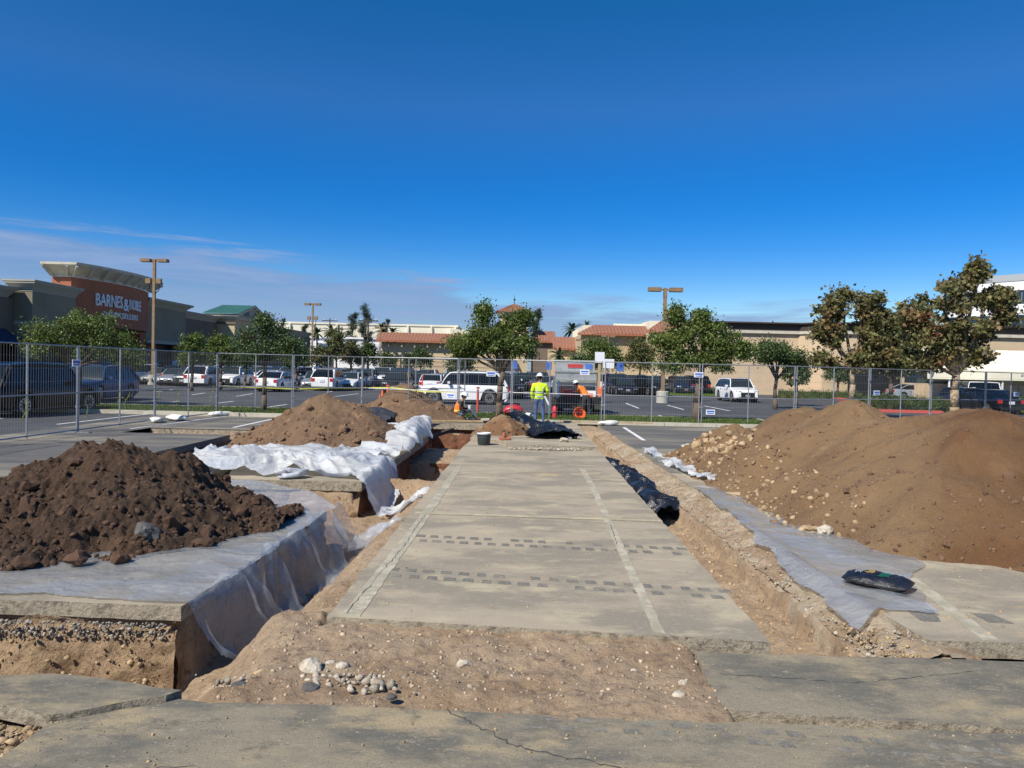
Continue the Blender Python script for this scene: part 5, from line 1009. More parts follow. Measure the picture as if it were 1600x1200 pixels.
    for s in (1,-1):
        for f in (.46,.66): dh.box((L*f,s*(h+.015),hc-.14),(.16,.03,.03))
    out['door_handles']=('',mesh('door_handles',dh.V,dh.F,[M['trim']]))
    t=MB().lathe((0,0,0),[(wr*.62,-.11),(wr*.95,-.12),(wr,-.08),(wr,.08),(wr*.95,.12),(wr*.62,.11)],20,'y'); tm=mesh('tyre',t.V,t.F,[M['tyre']],None,True,40)
    r=MB(); r.lathe((0,0,0),[(wr*.2,.075),(wr*.2,.08)],10,'y')
    r.lathe((0,0,0),[(wr*.64,.09),(wr*.64,.115),(wr*.58,.115),(wr*.58,.06)],20,'y'); r.F.pop(); r.M.pop()
    for k in range(10): an=k*2*math.pi/10; r.bar((wr*.12*math.cos(an),.085,wr*.12*math.sin(an)),(wr*.6*math.cos(an+.1),.1,wr*.6*math.sin(an+.1)),.035,.05)
    r.mi=1; r.lathe((0,0,0),[(wr*.6,.0),(wr*.6,.03)],16,'y'); rm=mesh('rim',r.V,r.F,[M['rim'],M['trim']],r.M)
    return out,tm,rm,wx,h,wr,L
SRC={}
NM={'headlight_l':'headlight','headlight_r':'headlight','tail_light_l':'tail_light','tail_light_r':'tail_light','mirror_l':'wing_mirror','mirror_r':'wing_mirror','number_plate_f':'number_plate','number_plate_b':'number_plate'}
def car(kind,col,x,y,head,label,group='parked cars in the lot',light=False,name='parked_car',skip=()):
    if kind not in SRC: SRC[kind]=car_src(kind)
    out,tm,rm,wx,h,wr,L=SRC[kind]; r=empty(name,(x,y,0),R(head+180),label,{'pickup':'pickup truck','van':'van'}.get(kind,'car'),group)
    off=Vector((-L/2,0,0)); far=light
    for k,(pt,me) in out.items():
        if far and k in('door_handles','rear_bumper','roof_rail'): continue
        o=bpy.data.objects.new(NM.get(k,k),me); o.location=off; link(o,r)
        if k in('pillars','window_pillars','door_handles','roof_rail','grille'): o['kind']='stuff'
        if pt=='paint': o.material_slots[0].link='OBJECT'; o.material_slots[0].material=P_[col]
    for w_ in wx:
        for s in (1,-1):
            o=bpy.data.objects.new('wheel',tm); o.location=(w_-L/2,s*(h-.13),wr); o.rotation_euler=(0,0,0 if s>0 else math.pi); link(o,r)
            q=bpy.data.objects.new('rim',rm); link(q,o)
    return r
def carp(kind,col,px,py,head,label,Y=None,**k):
    if Y is None: g=G(px,py)
    else: g=D(px,600,Y)
    return car(kind,col,g.x,g.y,head,label,**k)
# heading: direction the nose points, degrees from +X
car('bigsuv','black',-17.75,27.3,82,'large black car with multi spoke rims nearest the fence at the left edge')
car('suv','blue',-20.9,37.2,-90,'dark blue SUV with glossy windscreen facing the camera at the far left')
car('bigsuv','navy',-29.5,52.5,88,'navy SUV parked sideways right of the dark blue one')
carp('suv','white',205,0,115,'white SUV seen from behind left of the tall floodlit pole',Y=71); carp('suv','white',224,0,60,'second white SUV right beside the tall floodlit pole',Y=67)
carp('suv','silver',10,0,-60,'silver car behind the black car at the far left edge',Y=56); carp('pickup','silver',45,0,0,'silver pickup behind the cars at the far left',Y=62); carp('sedan','white',58,0,-10,'white sedan roof showing over the blue SUV',Y=46)
carp('suv','black',92,0,-80,'black SUV behind the dark blue SUV',Y=47); carp('sedan','grey',130,0,-90,'grey sedan roof behind the navy SUV',Y=66); carp('sedan','white',165,0,-90,'white sedan half hidden behind the navy SUV',Y=76)
carp('van','white',266,0,-85,'white van with green lettering on its flank right of the tall pole',Y=79)
carp('suv','grey',305,603,-93,'dark grey SUV turned to the left behind the second fence panel')
carp('hatch','red',246,0,-90,'small dark red car between the tall pole and the white van',Y=70); carp('sedan','silver',258,0,-100,'silver car below the white van',Y=66)
carp('suv','navy',300,0,-95,'navy car behind the dark grey SUV',Y=74); carp('sedan','white',326,0,-90,'white sedan top behind the dark grey SUV',Y=83); carp('sedan','silver',350,592,90,'silver white sedan seen from behind right of the dark grey SUV')
carp('suv','grey',372,0,-90,'grey car far behind the white SUVs',Y=88)
carp('suv','white',388,592,-92,'white SUV facing the camera left of the two white cars'); carp('suv','white',408,598,-92,'second white SUV facing the camera beside the white sedan')
carp('sedan','white',433,611,88,'white sedan seen from behind next to the slim lawn tree')
carp('bigsuv','white',485,603,90,'white full size SUV seen from behind with dark windows')
carp('suv','blue',440,0,-90,'blue car roof behind the white sedan and SUV',Y=74); carp('sedan','white',512,0,-90,'white pickup like sedan far behind the white full size SUV',Y=84); carp('sedan','navy',505,0,-100,'dark sedan right behind the white full size SUV',Y=68)
carp('suv','white',530,595,-92,'white crossover facing right behind the lawn fence left of the white truck'); carp('sedan','white',560,0,-80,'white sedan with dark grille left of the big white truck',Y=80); carp('sedan','grey',556,0,-90,'grey car squeezed left of the big white truck',Y=68)
carp('pickup','white',600,605,-92,'big white pickup truck facing the camera behind the cones',skip=())
carp('pickup','blue',632,0,-95,'blue pickup behind the big white truck',Y=72); carp('suv','navy',655,0,-90,'navy SUV behind the yellow taped fence panel',Y=66); carp('suv','black',622,0,-90,'black car just right of the big white truck',Y=58)
carp('sedan','tan',690,0,-90,'tan gold car behind the white SUV bonnet',Y=80); carp('sedan','white',683,0,-100,'white car with raised bonnet line behind the long white SUV',Y=66); carp('suv','teal',712,0,-85,'teal grey car behind the windscreen of the long white SUV',Y=62); carp('pickup','white',706,0,-80,'pale pickup in the far row above the long white SUV',Y=92)
car('bigsuv','white',-2.75,42.6,180,'long white SUV parked sideways facing left behind the sitting worker')
carp('suv','navy',757,0,-90,'dark SUV roof above the long white SUV',Y=72); carp('bigsuv','white',790,0,80,'white car behind the trunk of the central tree',Y=58); carp('suv','black',790,0,-80,'black SUV just right of the central tree trunk',Y=52.5)
carp('suv','black',812,0,-90,'dark SUV in the far row right of the central tree',Y=72); carp('hatch','white',829,600,-95,'small white hatchback left of the standing worker hat'); carp('suv','grey',836,0,-90,'grey SUV behind the small white hatchback',Y=80)
carp('sedan','silver',856,0,-80,'silver car behind the standing worker',Y=68); carp('sedan','red',868,0,-90,'red car in the far row right of the standing worker',Y=76)
carp('sedan','red',864,609,178,'red sedan parked sideways right of the standing worker'); carp('suv','white',884,0,-90,'white roofed car between the red sedan and the work truck',Y=58)
carp('bigsuv','navy',962,615,-88,'navy blue SUV with glossy bonnet right of the work truck',skip=()); carp('sedan','black',975,0,-90,'dark sedan behind the navy blue SUV',Y=64); carp('pickup','silver',925,0,-90,'silver pickup above the work truck body',Y=84)
carp('suv','teal',1003,604,-92,'slate SUV with large dark grille between two navy cars'); carp('suv','black',1018,0,-80,'black SUV behind the slate one',Y=66)
carp('suv','white',1045,599,70,'white crossover behind the concrete post base'); carp('suv','navy',1063,616,-90,'navy crossover facing the camera left of the thick tree trunk')
carp('suv','white',1150,627,-87,'white crossover with wide black grille right of the thick tree trunk')
carp('sedan','silver',1240,0,180,'blue grey sedan passing behind the clipped hedge',Y=106); carp('sedan','grey',1378,0,178,'dark grey sedan roof behind the hedge beside the pale trunk',Y=80); carp('sedan','silver',1427,0,2,'silver sedan parked sideways between the sycamores',Y=72)
carp('boxsuv','white',1518,0,182,'white boxy off road car behind the dark sedan at the right',Y=68); carp('sedan','black',1540,0,92,'black sedan seen from behind at the right',Y=46); carp('sedan','navy',1500,0,95,'navy car roof left of the black sedan',Y=53)
# far row fillers seen as roofs
cols=['black','white','silver','navy','grey','white','red','silver','teal','black','white','blue']
desc={'black':'black','white':'white','silver':'silver','navy':'navy','grey':'grey','red':'red','teal':'teal grey','blue':'blue'}
where=['below the teal roofed store','left of the thin light pole','right of the thin light pole','under the brown tinted tree','below the tallest pine','under the left end of the tile roof','below the banded tan wall','left of the round dark tree','right of the round dark tree','below the left crown of the central tree','beneath the tower','under the shade toned wing','beside the blue accessible sign']
for i,px in enumerate((398,452,494,540,570,610,640,668,735,766,803,846,905)):
    carp('suv' if i%3 else 'sedan',cols[i%12],px,0,-90+rnd.uniform(-8,8),f'{desc[cols[i%12]]} car in the farthest row {where[i]}',Y=92+(i%4)*3,light=True)
text('lettering','x','sign_b',None,.1,.1,Matrix.Identity(4)) if False else None

cols2=['silver','black','white','navy','grey','white','black','tan','silver','navy','white','red']
spots2=((75,58,'behind the white sedan roof at the far left'),(115,60,'above the roof of the dark blue SUV'),(150,70,'above the bonnet of the navy SUV'),(285,66,'just right of the white van'),(340,72,'behind the slim tree line under the teal roof'),(420,80,'behind the second white SUV'),(470,76,'above the white full size SUV'),(523,74,'between the white full size SUV and the white crossover'),(545,86,'behind the reddish olive tree'),(580,84,'behind the cab of the big white truck'),(668,74,'left of the tan gold car'),(725,78,'left of the central tree trunk in the middle row'),(745,84,'behind the crown shade of the central tree'),(775,66,'half hidden by the central tree trunk'),(898,76,'behind the tool body of the work truck'),(940,72,'right behind the small white sign post'),(990,76,'above the slate SUV'),(1030,80,'above the white crossover in the shade'),(1085,72,'behind the thick tree trunk'))
for i,(px,Y,wh) in enumerate(spots2): carp(('suv','sedan','bigsuv','suv')[i%4],cols2[i%12],px,0,-90 if i%3 else 90,f'{cols2[i%12]} car in the middle row {wh}',Y=Y,light=True)

for i,(px,Y,c_,wh) in enumerate(((168,60,'silver','right behind the roof of the navy SUV'),(228,76,'white','behind the pair of white SUVs by the tall pole'),(278,64,'silver','between the tall pole and the dark grey SUV'),(322,62,'white','just behind the dark grey SUV'),(336,68,'white','left of the silver white sedan seen from behind'),(366,64,'white','between the silver white sedan and the first white SUV'),(425,66,'white','over the roof of the white sedan by the slim tree'),(455,68,'silver','left over the white full size SUV'),(497,62,'silver','right over the white full size SUV'),(515,60,'white','left of the white crossover facing the camera'),(548,63,'white','right of the white crossover facing the camera'),(571,70,'silver','just left of the big white truck cab'),(676,60,'white','over the bonnet of the long white SUV'),(738,64,'silver','over the rear of the long white SUV'),(703,70,'silver','between the teal car and the pale pickup'),(770,62,'white','behind the central trunk in the near row'))):
    carp(('sedan','suv')[i%2],c_,px,0,-90 if i%3 else 90,f'{c_} car {wh}',Y=Y,light=True)
# ------------------------------------------------------------ temporary fence
def fence_panel(a,b,label,h=2.44,mids=(.5,),foot=(1,1),tapes=(),sign=None,z=0.0):
    a,b=Vector((*a[:2],z)),Vector((*b[:2],z)); d=b-a; L=d.length; u=d.normalized(); r=empty('fence_panel',a,math.atan2(u.y,u.x),label,'fence','temporary wire fence panels')
    for x in [.03]+[L*t for t in mids]+[L-.03]: part('post',MB().tube((x,0,.03),(x,0,h),.023,n=8),'galv',r)
    for zz,nm in ((h-.02,'top_rail'),(h*.46,'middle_rail'),(.08,'bottom_rail')): part(nm,MB().tube((.03,0,zz),(L-.03,0,zz),.02,n=6),'galv',r)
    m=MB(); n=int(L/.095)
    for i in range(1,n): x=L*i/n; m.add([(x-.002,0,.08),(x+.002,0,.08),(x,.004,.08),(x-.002,0,h-.02),(x+.002,0,h-.02),(x,.004,h-.02)],[(0,1,4,3),(1,2,5,4),(2,0,3,5)])
    for zz in (.42,.75,1.45,1.8,2.12): m.b2((.03,-.004,zz),(L-.03,.004,zz+.006))
    part('wire_mesh',m,'wire',r)['kind']='stuff'
    for k,x in enumerate((0,L)):
        if foot[k]: part('foot',MB().bar((x,-.4,.02),(x,.4,.02),.05,.04).bar((x-.12,-.4,.02),(x-.12,.4,.02),.03,.03).bar((x-.12,-.4,.02),(x,-.4,.02),.03,.03).bar((x-.12,.4,.02),(x,.4,.02),.03,.03),'galv',r); part('clamp',MB().box((x,0,h*.8),(.12,.07,.06)).box((x,0,h*.3),(.12,.07,.06)),'galv',r)
    if sign: part('sign',MB().box((L*sign[0],-.03,sign[1]),(.36,.01,.2)),'sign_w',r); part('sign_print',MB().box((L*sign[0],-.038,sign[1]+.03),(.3,.006,.06)).box((L*sign[0],-.038,sign[1]-.05),(.26,.006,.03)),'sign_b',r)
    for t,zz,dx,dz in tapes:
        q=MB(); x=L*t; pts=[Vector((x,-.03,zz)),Vector((x+dx*.4,-.06,zz+dz*.4)),Vector((x+dx*.7,-.03,zz+dz*.75)),Vector((x+dx,-.07,zz+dz))]
        for i in range(3): q.add([pts[i]+Vector((-.03,0,.02)),pts[i]+Vector((.03,.01,-.02)),pts[i+1]+Vector((.03,.01,0)),pts[i+1]+Vector((-.03,-.01,0)),pts[i]+Vector((0,.012,0)),pts[i+1]+Vector((0,.012,0))],[(0,1,2,3),(1,4,5,2),(4,0,3,5)])
        part('tape_ribbon',q,'tape',r)
    return r
fl=[(-12.7,8.4),(-12.45,12.5),(-12.3,16.5),(-12.15,20.6),(-11.98,24.7),(-11.6,28.95)]
fence_panel(fl[1],fl[2],'wire fence panel cut by the left frame edge'); fence_panel(fl[2],fl[3],'wire fence panel in front of the black car',tapes=((.5,.95,-.25,-.5),(.48,1.1,.05,-.4)),sign=(.97,1.95))
fence_panel(fl[3],fl[4],'wire fence panel before the navy SUV at the left',tapes=((.1,.75,-.15,-.45),(.5,1.1,-.2,-.4),(.62,1.05,-.3,-.3)))
fence_panel(fl[4],fl[5],'wire fence panel before the dark grey SUV',tapes=((.05,1.1,-.1,-.4),(.35,1.1,-.25,-.6),(.93,1.15,-.35,-.6)))
fr_=[(-11.6,28.95),(-8.9,29.9),(-6.3,31.0)]
fence_panel(fr_[0],fr_[1],'short wire fence panel at the fence corner crossed by yellow tape'); fence_panel(fr_[1],fr_[2],'wire fence panel behind the brown soil pile at the left')
fence_panel((-6.25,30.6),(-2.1,33.2),'wire fence panel swung back behind the far soil pile',foot=(1,0)); fence_panel((-6.3,30.9),(-2.1,28.9),'wire fence panel with its foot at the far soil pile',foot=(0,1),sign=(.93,.95))
fence_panel((-2.1,28.95),(.0,29.2),'narrow wire fence panel in front of the central trunk',mids=(),sign=(.6,1.85)); fence_panel((.0,29.2),(3.55,28.75),'wire fence panel behind the standing worker',mids=(.42,),sign=(.8,2.0))
fence_panel((3.6,28.7),(7.35,28.75),'wire fence panel right of the work truck',sign=(1.18-.2,2.0)) ; fence_panel((7.4,28.75),(11.2,29.1),'wire fence panel right of the thick tree trunk with a low white sign',sign=(.1,.55))
fence_panel((11.25,29.15),(15.0,30.9),'wire fence panel behind the left shoulder of the big pile'); fence_panel((15.05,30.95),(18.6,32.7),'wire fence panel in front of the left sycamore',sign=(.1,1.4)); fence_panel((18.65,32.75),(22.0,34.2),'wire fence panel in front of the largest sycamore',sign=(.4,1.5)); fence_panel((22.05,34.25),(25.5,35.9),'wire fence panel at the right frame edge',tapes=((.1,.8,.2,-.5),),sign=(.6,1.4))
def ribbon(name,pts,w_,mt,label,cat):
    m=MB()
    for i in range(len(pts)-1):
        a,b=Vector(pts[i]),Vector(pts[i+1]); m.add([a-Vector((0,0,w_)),a+Vector((0,0,w_)),b+Vector((0,0,w_)),b-Vector((0,0,w_)),a+Vector((0,.01,0)),b+Vector((0,.01,0))],[(0,3,2,1),(1,2,5,4),(4,5,3,0)])
    return tag(m.build(name,M[mt]),label,cat)
ribbon('caution_tape',[(-11.5,29.3,1.12),(-10,29.7,1.08),(-8.9,30.0,1.05),(-7,30.7,1.1),(-6.3,31,1.1)],.022,'tape','yellow caution tape strung along the left back fence','tape')
ribbon('caution_tape',[(-6.3,30.9,1.12),(-5,30.6,1.18),(-3.6,30.1,1.05),(-2.1,29.4,1.1)],.022,'tape','yellow caution tape strung beside the orange marker posts','tape')
ribbon('caution_tape',[(21.0,33.4,.25),(23,33.9,.15),(26,35,.2),(30,36,.22)],.04,'tape','low yellow tape at the right behind the big soil pile','tape')
# ------------------------------------------------------------ cones, posts, bases
def cone(x,y,h,label,mt='orange',z=0,tape=True,dirt=False):
    r=empty('traffic_cone',(x,y,z),0,label,'traffic cone'); part('cone',MB().lathe((0,0,.03),[(h*.19,0),(h*.035,h-.03),(0.01,h-.03)],16),mt,r,smooth=True,sharp=40); part('base',MB().box((0,0,.02),(h*.52,h*.52,.04)),mt,r)
    if tape: part('reflective_band',MB().lathe((0,0,.03),[(h*.132,h*.37),(h*.092,h*.62)],16),'hat',r)
g=G(593,641); cone(g.x,g.y,.72,'orange cone left of the dirty one by the fence',tape=False); g=G(598,641); cone(g.x+.05,g.y-.4,.95,'larger dirty orange cone in front of the smaller one',tape=False)
cone(19.0,30.2,.7,'orange and white cone behind the right end of the dark cover sheet'); cone(17.9,30.0,.5,'orange cone tip beside the orange and white cone at the right',tape=False)
def marker(px,py,Y,h,label):
    b=G(px,py) if Y is None else D(px,600,Y); r=empty('marker_post',(b.x,b.y,0),0,label,'marker post','orange marker posts'); part('tube',MB().tube((0,0,.03),(0,0,h),.055,n=12),'pinkor',r); part('base',MB().lathe((0,0,0),[(.2,0),(.17,.05),(.06,.07)],12),'trim',r); part('cap',MB().tube((0,0,h),(0,0,h+.16),.03,n=8).box((0,0,h+.1),(.16,.03,.05)),'pinkor',r)
marker(606,633,32.5,1.1,'orange marker post tied with yellow tape right of the cones'); marker(747,637,34,1.05,'orange marker post in front of the long white SUV rear wheel'); marker(660,0,56,1.3,'distant orange marker post between the navy SUV and the teal car')
r=empty('sign_post',(G(935,629).x,G(935,629).y,0),0,'wooden sign post with white sign standing in a round concrete base','sign post')
part('base',MB().lathe((0,0,0),[(.44,0),(.44,.92),(.40,.96)],20),'conc',r,smooth=True,sharp=40); part('post',MB().box((0,0,1.9),(.17,.17,2.6)),'wood',r); part('sign',MB().box((0,-.12,2.95),(.62,.03,.7)),'sign_w',r)
r=empty('concrete_base',(-15.7+.0,42,0),0,'round concrete base of the tall floodlit light pole','pole base') if False else None
for px,Y,lab in ((950,80,'small white sign post in front of the round green tree'),):
    b=D(px,600,Y); r=empty('sign_post',(b.x,Y,0),0,lab,'sign post'); part('post',MB().tube((0,0,0),(0,0,3.2),.04),'galv',r); part('sign',MB().box((0,-.06,2.9),(1.2,.03,1.0)),'sign_w',r)
for px,Y,lab in ((968,82,'blue accessible parking sign right of the small white sign'),(857,96,'blue accessible sign in front of the peach entrance'),(803,96,'small blue sign below the tower')):
    b=D(px,600,Y); r=empty('sign_post',(b.x,Y,0),0,lab,'sign post'); part('post',MB().tube((0,0,0),(0,0,3.0),.05),'galv',r); part('sign',MB().box((0,-.06,2.6),(.75,.03,1.0)),'sign_b',r)
for px,py,lab,s in ((950,665,'white sandbag at the fence foot right of the work truck',1),(275,657,'white sandbag lying at the second fence joint on the left',1.1),(346,650,'white sandbag at the fence corner on the left',1.2),(245,660,'flat white sandbag under the second fence post foot',.8)):
    g=G(px,py); m=MB(); m.blob((0,0,0),(.42*s,.2,.1),seed=px,amp=.3,sub=3); o=m.build('sandbag',M['sandbag'],smooth=True); o.location=(g.x,g.y,.1); o.rotation_euler=(0,0,.2); tag(o,lab,'sandbag')
# bucket
r=empty('bucket',(-.72,19.75,.0),0,'dark bucket with pale rim standing at the far left corner of the slab','bucket'); part('tub',MB().lathe((0,0,0),[(.15,0),(.165,.02),(.185,.3),(.19,.3),(.17,.28),(.16,.05)],20),'bucket',r,smooth=True,sharp=50)
q=MB(); q.lathe((0,0,0),[(.192,.3),(.195,.33),(.175,.335),(.17,.3)],20); q.F.pop(); q.M.pop(); part('rim',q,'hat',r)
part('band',MB().lathe((0,0,0),[(.183,.2),(.185,.22)],20),'band',r)
r=empty('pipe_fitting',(-.3,20.3,.0),0,'rusty brown pipe fitting beside the dark bucket','pipe fitting'); part('pipe',MB().tube((0,0,.1),(.28,.1,.12),.09,n=12).tube((.1,0,.1),(.12,0,.3),.05,n=10),'brick',r)
# timber and boards
for a,b,w_,lab in (((-3.2,26.4,.13),(-1.1,26.9,.13),.14,'long pale board lying across the far end of the left trench'),((-2.6,27.3,.08),(-.9,27.5,.08),.3,'wide pale plank beside the sitting worker'),((1.9,27.9,.12),(5.4,27.95,.12),.1,'long timber lying along the kerb right of the far slab')):
    o=MB().bar(a,b,w_,.05).build('plank',M['wood']); tag(o,lab,'plank')
o=MB().bar((1.7,21.1,.12),(1.68,22.7,.12),.1,.05).build('white_batten',M['hat']); tag(o,'white batten holding down the right edge of the black sheet','batten')
for i,(a,b) in enumerate((((-2.75,22.6,-.25),(-2.55,22.9,.15)),((-2.75,22.7,-.2),(-1.9,23.9,.05)))):
    tag(MB().bar(a,b,.14,.1).build('shoring_timber',M['dpole']),('short upright shoring timber where the left trench deepens','slanting shoring timber over the deep end of the left trench')[i],'timber')
for i,(px,py,rx,ry,lab) in enumerate(((530,690,.35,.2,'flat stone slab on the front of the brown soil pile'),(570,665,.5,.08,'dark board stuck in the side of the brown soil pile'),(543,683,.2,.15,'smaller flat stone beside the slab on the brown soil pile'))):
    g=D(px,py,(18.35,18.9,18.2)[i]); o=MB().box((0,0,0),(rx,ry*1.5,.06)).build('flat_stone',M['rock_tan'] if i!=1 else M['dpole']); o.location=g+Vector((0,-.12,0)); o.rotation_euler=(.3,.35 if i==1 else .1,.3-i*.9); tag(o,lab,'flat stone' if i!=1 else 'board')
# generator, extinguisher, reel
r=empty('red_generator',(G(802,653).x,29.9,.1),0,'red portable generator case behind the black sheet','generator'); part('case',MB().blob((0,0,.26),(.42,.25,.26),seed=2,amp=.02,sub=3),'red_pl',r,smooth=True); part('handle',MB().path([(-.2,0,.48),(-.15,0,.58),(.15,0,.58),(.2,0,.48)],.025),'trim',r); part('panel',MB().box((0,-.25,.22),(.3,.03,.2)),'trim',r)
r=empty('fire_extinguisher',(1.75,29.7,.1),0,'red fire extinguisher standing right of the standing worker','fire extinguisher'); part('cylinder',MB().lathe((0,0,0),[(.09,0),(.095,.05),(.095,.45),(.03,.53)],14),'red_pl',r,smooth=True); part('valve',MB().box((0,0,.57),(.05,.12,.08)),'trim',r)
r=empty('hose_reel',(2.75,29.7,.1),0,'orange cable reel on the grass by the work truck','cable reel'); part('drum',MB().lathe((0,-.1,.24),[(.24,0),(.24,.05),(.15,.06),(.15,.16),(.24,.17),(.24,.22)],16,'y'),'orange',r); part('stand',MB().bar((-.2,.1,0),(0,.1,.25),.03).bar((.2,.1,0),(0,.1,.25),.03),'trim',r)
r=empty('grass_edge_bag',(.75,30.2,.1),0,'crumpled white bag on the grass left of the standing worker','bag'); part('bag',MB().blob((0,0,.08),(.2,.12,.1),seed=9,amp=.3,sub=2),'hat',r,smooth=True)
# ------------------------------------------------------------ work truck seen from behind
def work_truck():
    r=empty('work_truck',(3.0,32.4,0),0,'work truck with open aluminium tool body and dark tailgate seen from behind','truck')
    h=.95
    part('chassis',MB().b2((-.8,.3,.45),(.8,5.6,.75)),'trim',r); part('bed',MB().b2((-h,0,.78),(h,2.9,.9)),'trim',r)
    part('side_panel',MB().b2((-h,0,.9),(-h+.06,2.9,1.35)),'alu',r); part('side_panel',MB().b2((h-.06,0,.9),(h,2.9,1.35)),'alu',r)
    part('tailgate',MB().b2((-h,-.1,.5),(h,-.02,.86)),'trim',r); part('bumper',MB().b2((-h,-.2,.38),(h,-.05,.55)),'dpole',r)
    part('tool_chest',MB().b2((-h,2.0,1.35),(h,2.8,1.95)),'alu',r); part('chest_lid',MB().b2((-h-.03,1.95,1.97),(h+.03,2.85,2.02)),'chrome',r)
    part('head_board',MB().b2((-h,2.9,1.35),(h,2.96,2.5)),'alu',r); part('top_rail',MB().b2((-h-.03,2.86,2.5),(h+.03,3.0,2.56)),'chrome',r); part('lower_rail',MB().b2((-h,1.9,1.5),(h,1.98,1.62)),'chrome',r)
    part('lettering_strip',MB().b2((-.35,2.85,2.2),(.35,2.89,2.36)),'letters_red',r); part('blue_sticker',MB().b2((.5,2.84,2.15),(.8,2.89,2.38)),'sign_b',r)
    for s in (-1,1):
        part('post',MB().b2((s*h-.05,-.05,.86),(s*h+.05,.06,1.6)),'office_w',r); part('tail_light',MB().b2((s*.83-.06,-.13,1.0),(s*.83+.06,-.08,1.35)),'lamp_r',r)
        for y in (.9,4.7):
            w_=part('wheel',MB().lathe((s*.82,y,.42),[(.26,-.14),(.4,-.14),(.42,-.1),(.42,.1),(.4,.14),(.26,.14)],18,'x'),'tyre',r)
    part('cab',MB().b2((-.93,3.2,.75),(.93,5.2,1.75)).b2((-.8,3.25,1.75),(.8,4.6,2.15)),P_m,r); part('rear_window',MB().b2((-.7,3.18,1.6),(.7,3.195,2.05)),'glass',r)
    part('red_box',MB().b2((-.7,.3,.9),(-.3,.8,1.2)).b2((-.25,.25,.9),(.05,.7,1.12)),'red_pl',r); part('saw',MB().b2((.2,.2,.9),(.6,.5,1.05)),'orange',r); part('water_jug',MB().lathe((.88,-.2,.95),[(.12,0),(.12,.35),(.08,.42)],12),'orange',r)
    part('tool_tray',MB().b2((.1,.9,.9),(.8,1.4,1.15)),'office_w',r)
P_m=[P_['silver']]
work_truck()
# ------------------------------------------------------------ people
def skinned(name,J,E,mt,parent,sub=2,root=0):
    me=bpy.data.meshes.new(name); me.from_pydata([j[:3] for j in J],E,[]); o=bpy.data.objects.new(name,me); sc.collection.objects.link(o)
    s=o.modifiers.new('skin','SKIN'); me.skin_vertices or None
    for i,j in enumerate(J): v=me.skin_vertices[0].data[i]; rr=j[3]; v.radius=rr if hasattr(rr,'__len__') else (rr,rr); v.use_root=(i==root)
    q=o.modifiers.new('sub','SUBSURF'); q.levels=sub; q.render_levels=sub
    bpy.context.view_layer.update(); dg=bpy.context.evaluated_depsgraph_get(); m2=bpy.data.meshes.new_from_object(o.evaluated_get(dg)); bpy.data.objects.remove(o)
    m2.materials.clear(); 
    for k in (mt if isinstance(mt,list) else [mt]): m2.materials.append(M[k])
    m2.shade_smooth(); m2.name=name; o=bpy.data.objects.new(name,m2); return link(o,parent)
def person(loc,rz,label,J,bodymat,scale=1,tops=(),hatpos=None,hatdir=(0,0,1),face=(0,-1,0)):
    pass
def zoned(o,fn,mats):
    me=o.data; me.materials.clear()
    for k in mats: me.materials.append(M[k])
    for p in me.polygons: p.material_index=fn(p.center)
def head(parent,c,up,fwd,hatmat='hat'):
    c,up,fwd=Vector(c),Vector(up).normalized(),Vector(fwd).normalized(); s=fwd.cross(up).normalized(); fwd=up.cross(s).normalized(); A=Matrix((s,fwd,up)).transposed()
    m=MB(); V,F=ICO[3]; P=[]
    for v in V:
        x,y,z=v.x*.078,v.y*.098,v.z*.12
        if z<0: x*=1+z*2.2; y*=1+z*1.2
        y+= .018*math.exp(-((v.x/.16)**2+((v.z+.12)/.18)**2))*(v.y>.5); y-=.010*math.exp(-(((abs(v.x)-.38)/.16)**2+((v.z-.1)/.12)**2))*(v.y>.5); P.append(A@Vector((x,y,z))+c)
    m.add(P,F); h=part('head',m,'skin',parent,smooth=True)
    for sx in (-1,1):
        part('ear',MB().blob(c+A@Vector((sx*.08,-.01,0)),(.012,.022,.032),seed=1,amp=.05,sub=2,ax=A),'skin',h,smooth=True); part('eye',MB().blob(c+A@Vector((sx*.03,.087,.012)),(.011,.006,.007),amp=0,sub=1,ax=A),'trim',h)
    part('mouth',MB().blob(c+A@Vector((0,.085,-.06)),(.022,.006,.006),amp=0,sub=1,ax=A),'brick',h)
    m=MB(); m.add([A@Vector((v.x*.085,v.y*.1-.014,v.z*.12+.012))+c for v in V],[f for f in F if not (sum(V[i].y for i in f)/3>.25 and sum(V[i].z for i in f)/3<.45) and sum(V[i].z for i in f)/3>-.55]); part('hair',m,'hair',parent,smooth=True)
    ha=part('hard_hat',MB().add([A@Vector((v.x*.115,v.y*.135,max(v.z,0)*.13+.055))+c for v in V],[f for f in F if sum(V[i].z for i in f)/3>-.02]),hatmat,parent,smooth=True)
    pr=[(.11,.05),(.165,.045),(.165,.055),(.11,.065)]; m=MB(); m.lathe((0,0,0),pr,20); m.F.pop(); m.M.pop(); m.V=[tuple(A@Vector((v[0],v[1]*1.12,v[2]))+c) for v in m.V]; part('hat_brim',m,hatmat,parent,smooth=True)
    part('hat_ridge',MB().add([A@Vector((q*.012,.13*math.cos(t),.06+.13*math.sin(t)))+c for t in [math.pi*k/8 for k in range(9)] for q in (-1,1)],[(2*k,2*k+1,2*k+3,2*k+2) for k in range(8)]),hatmat,parent)
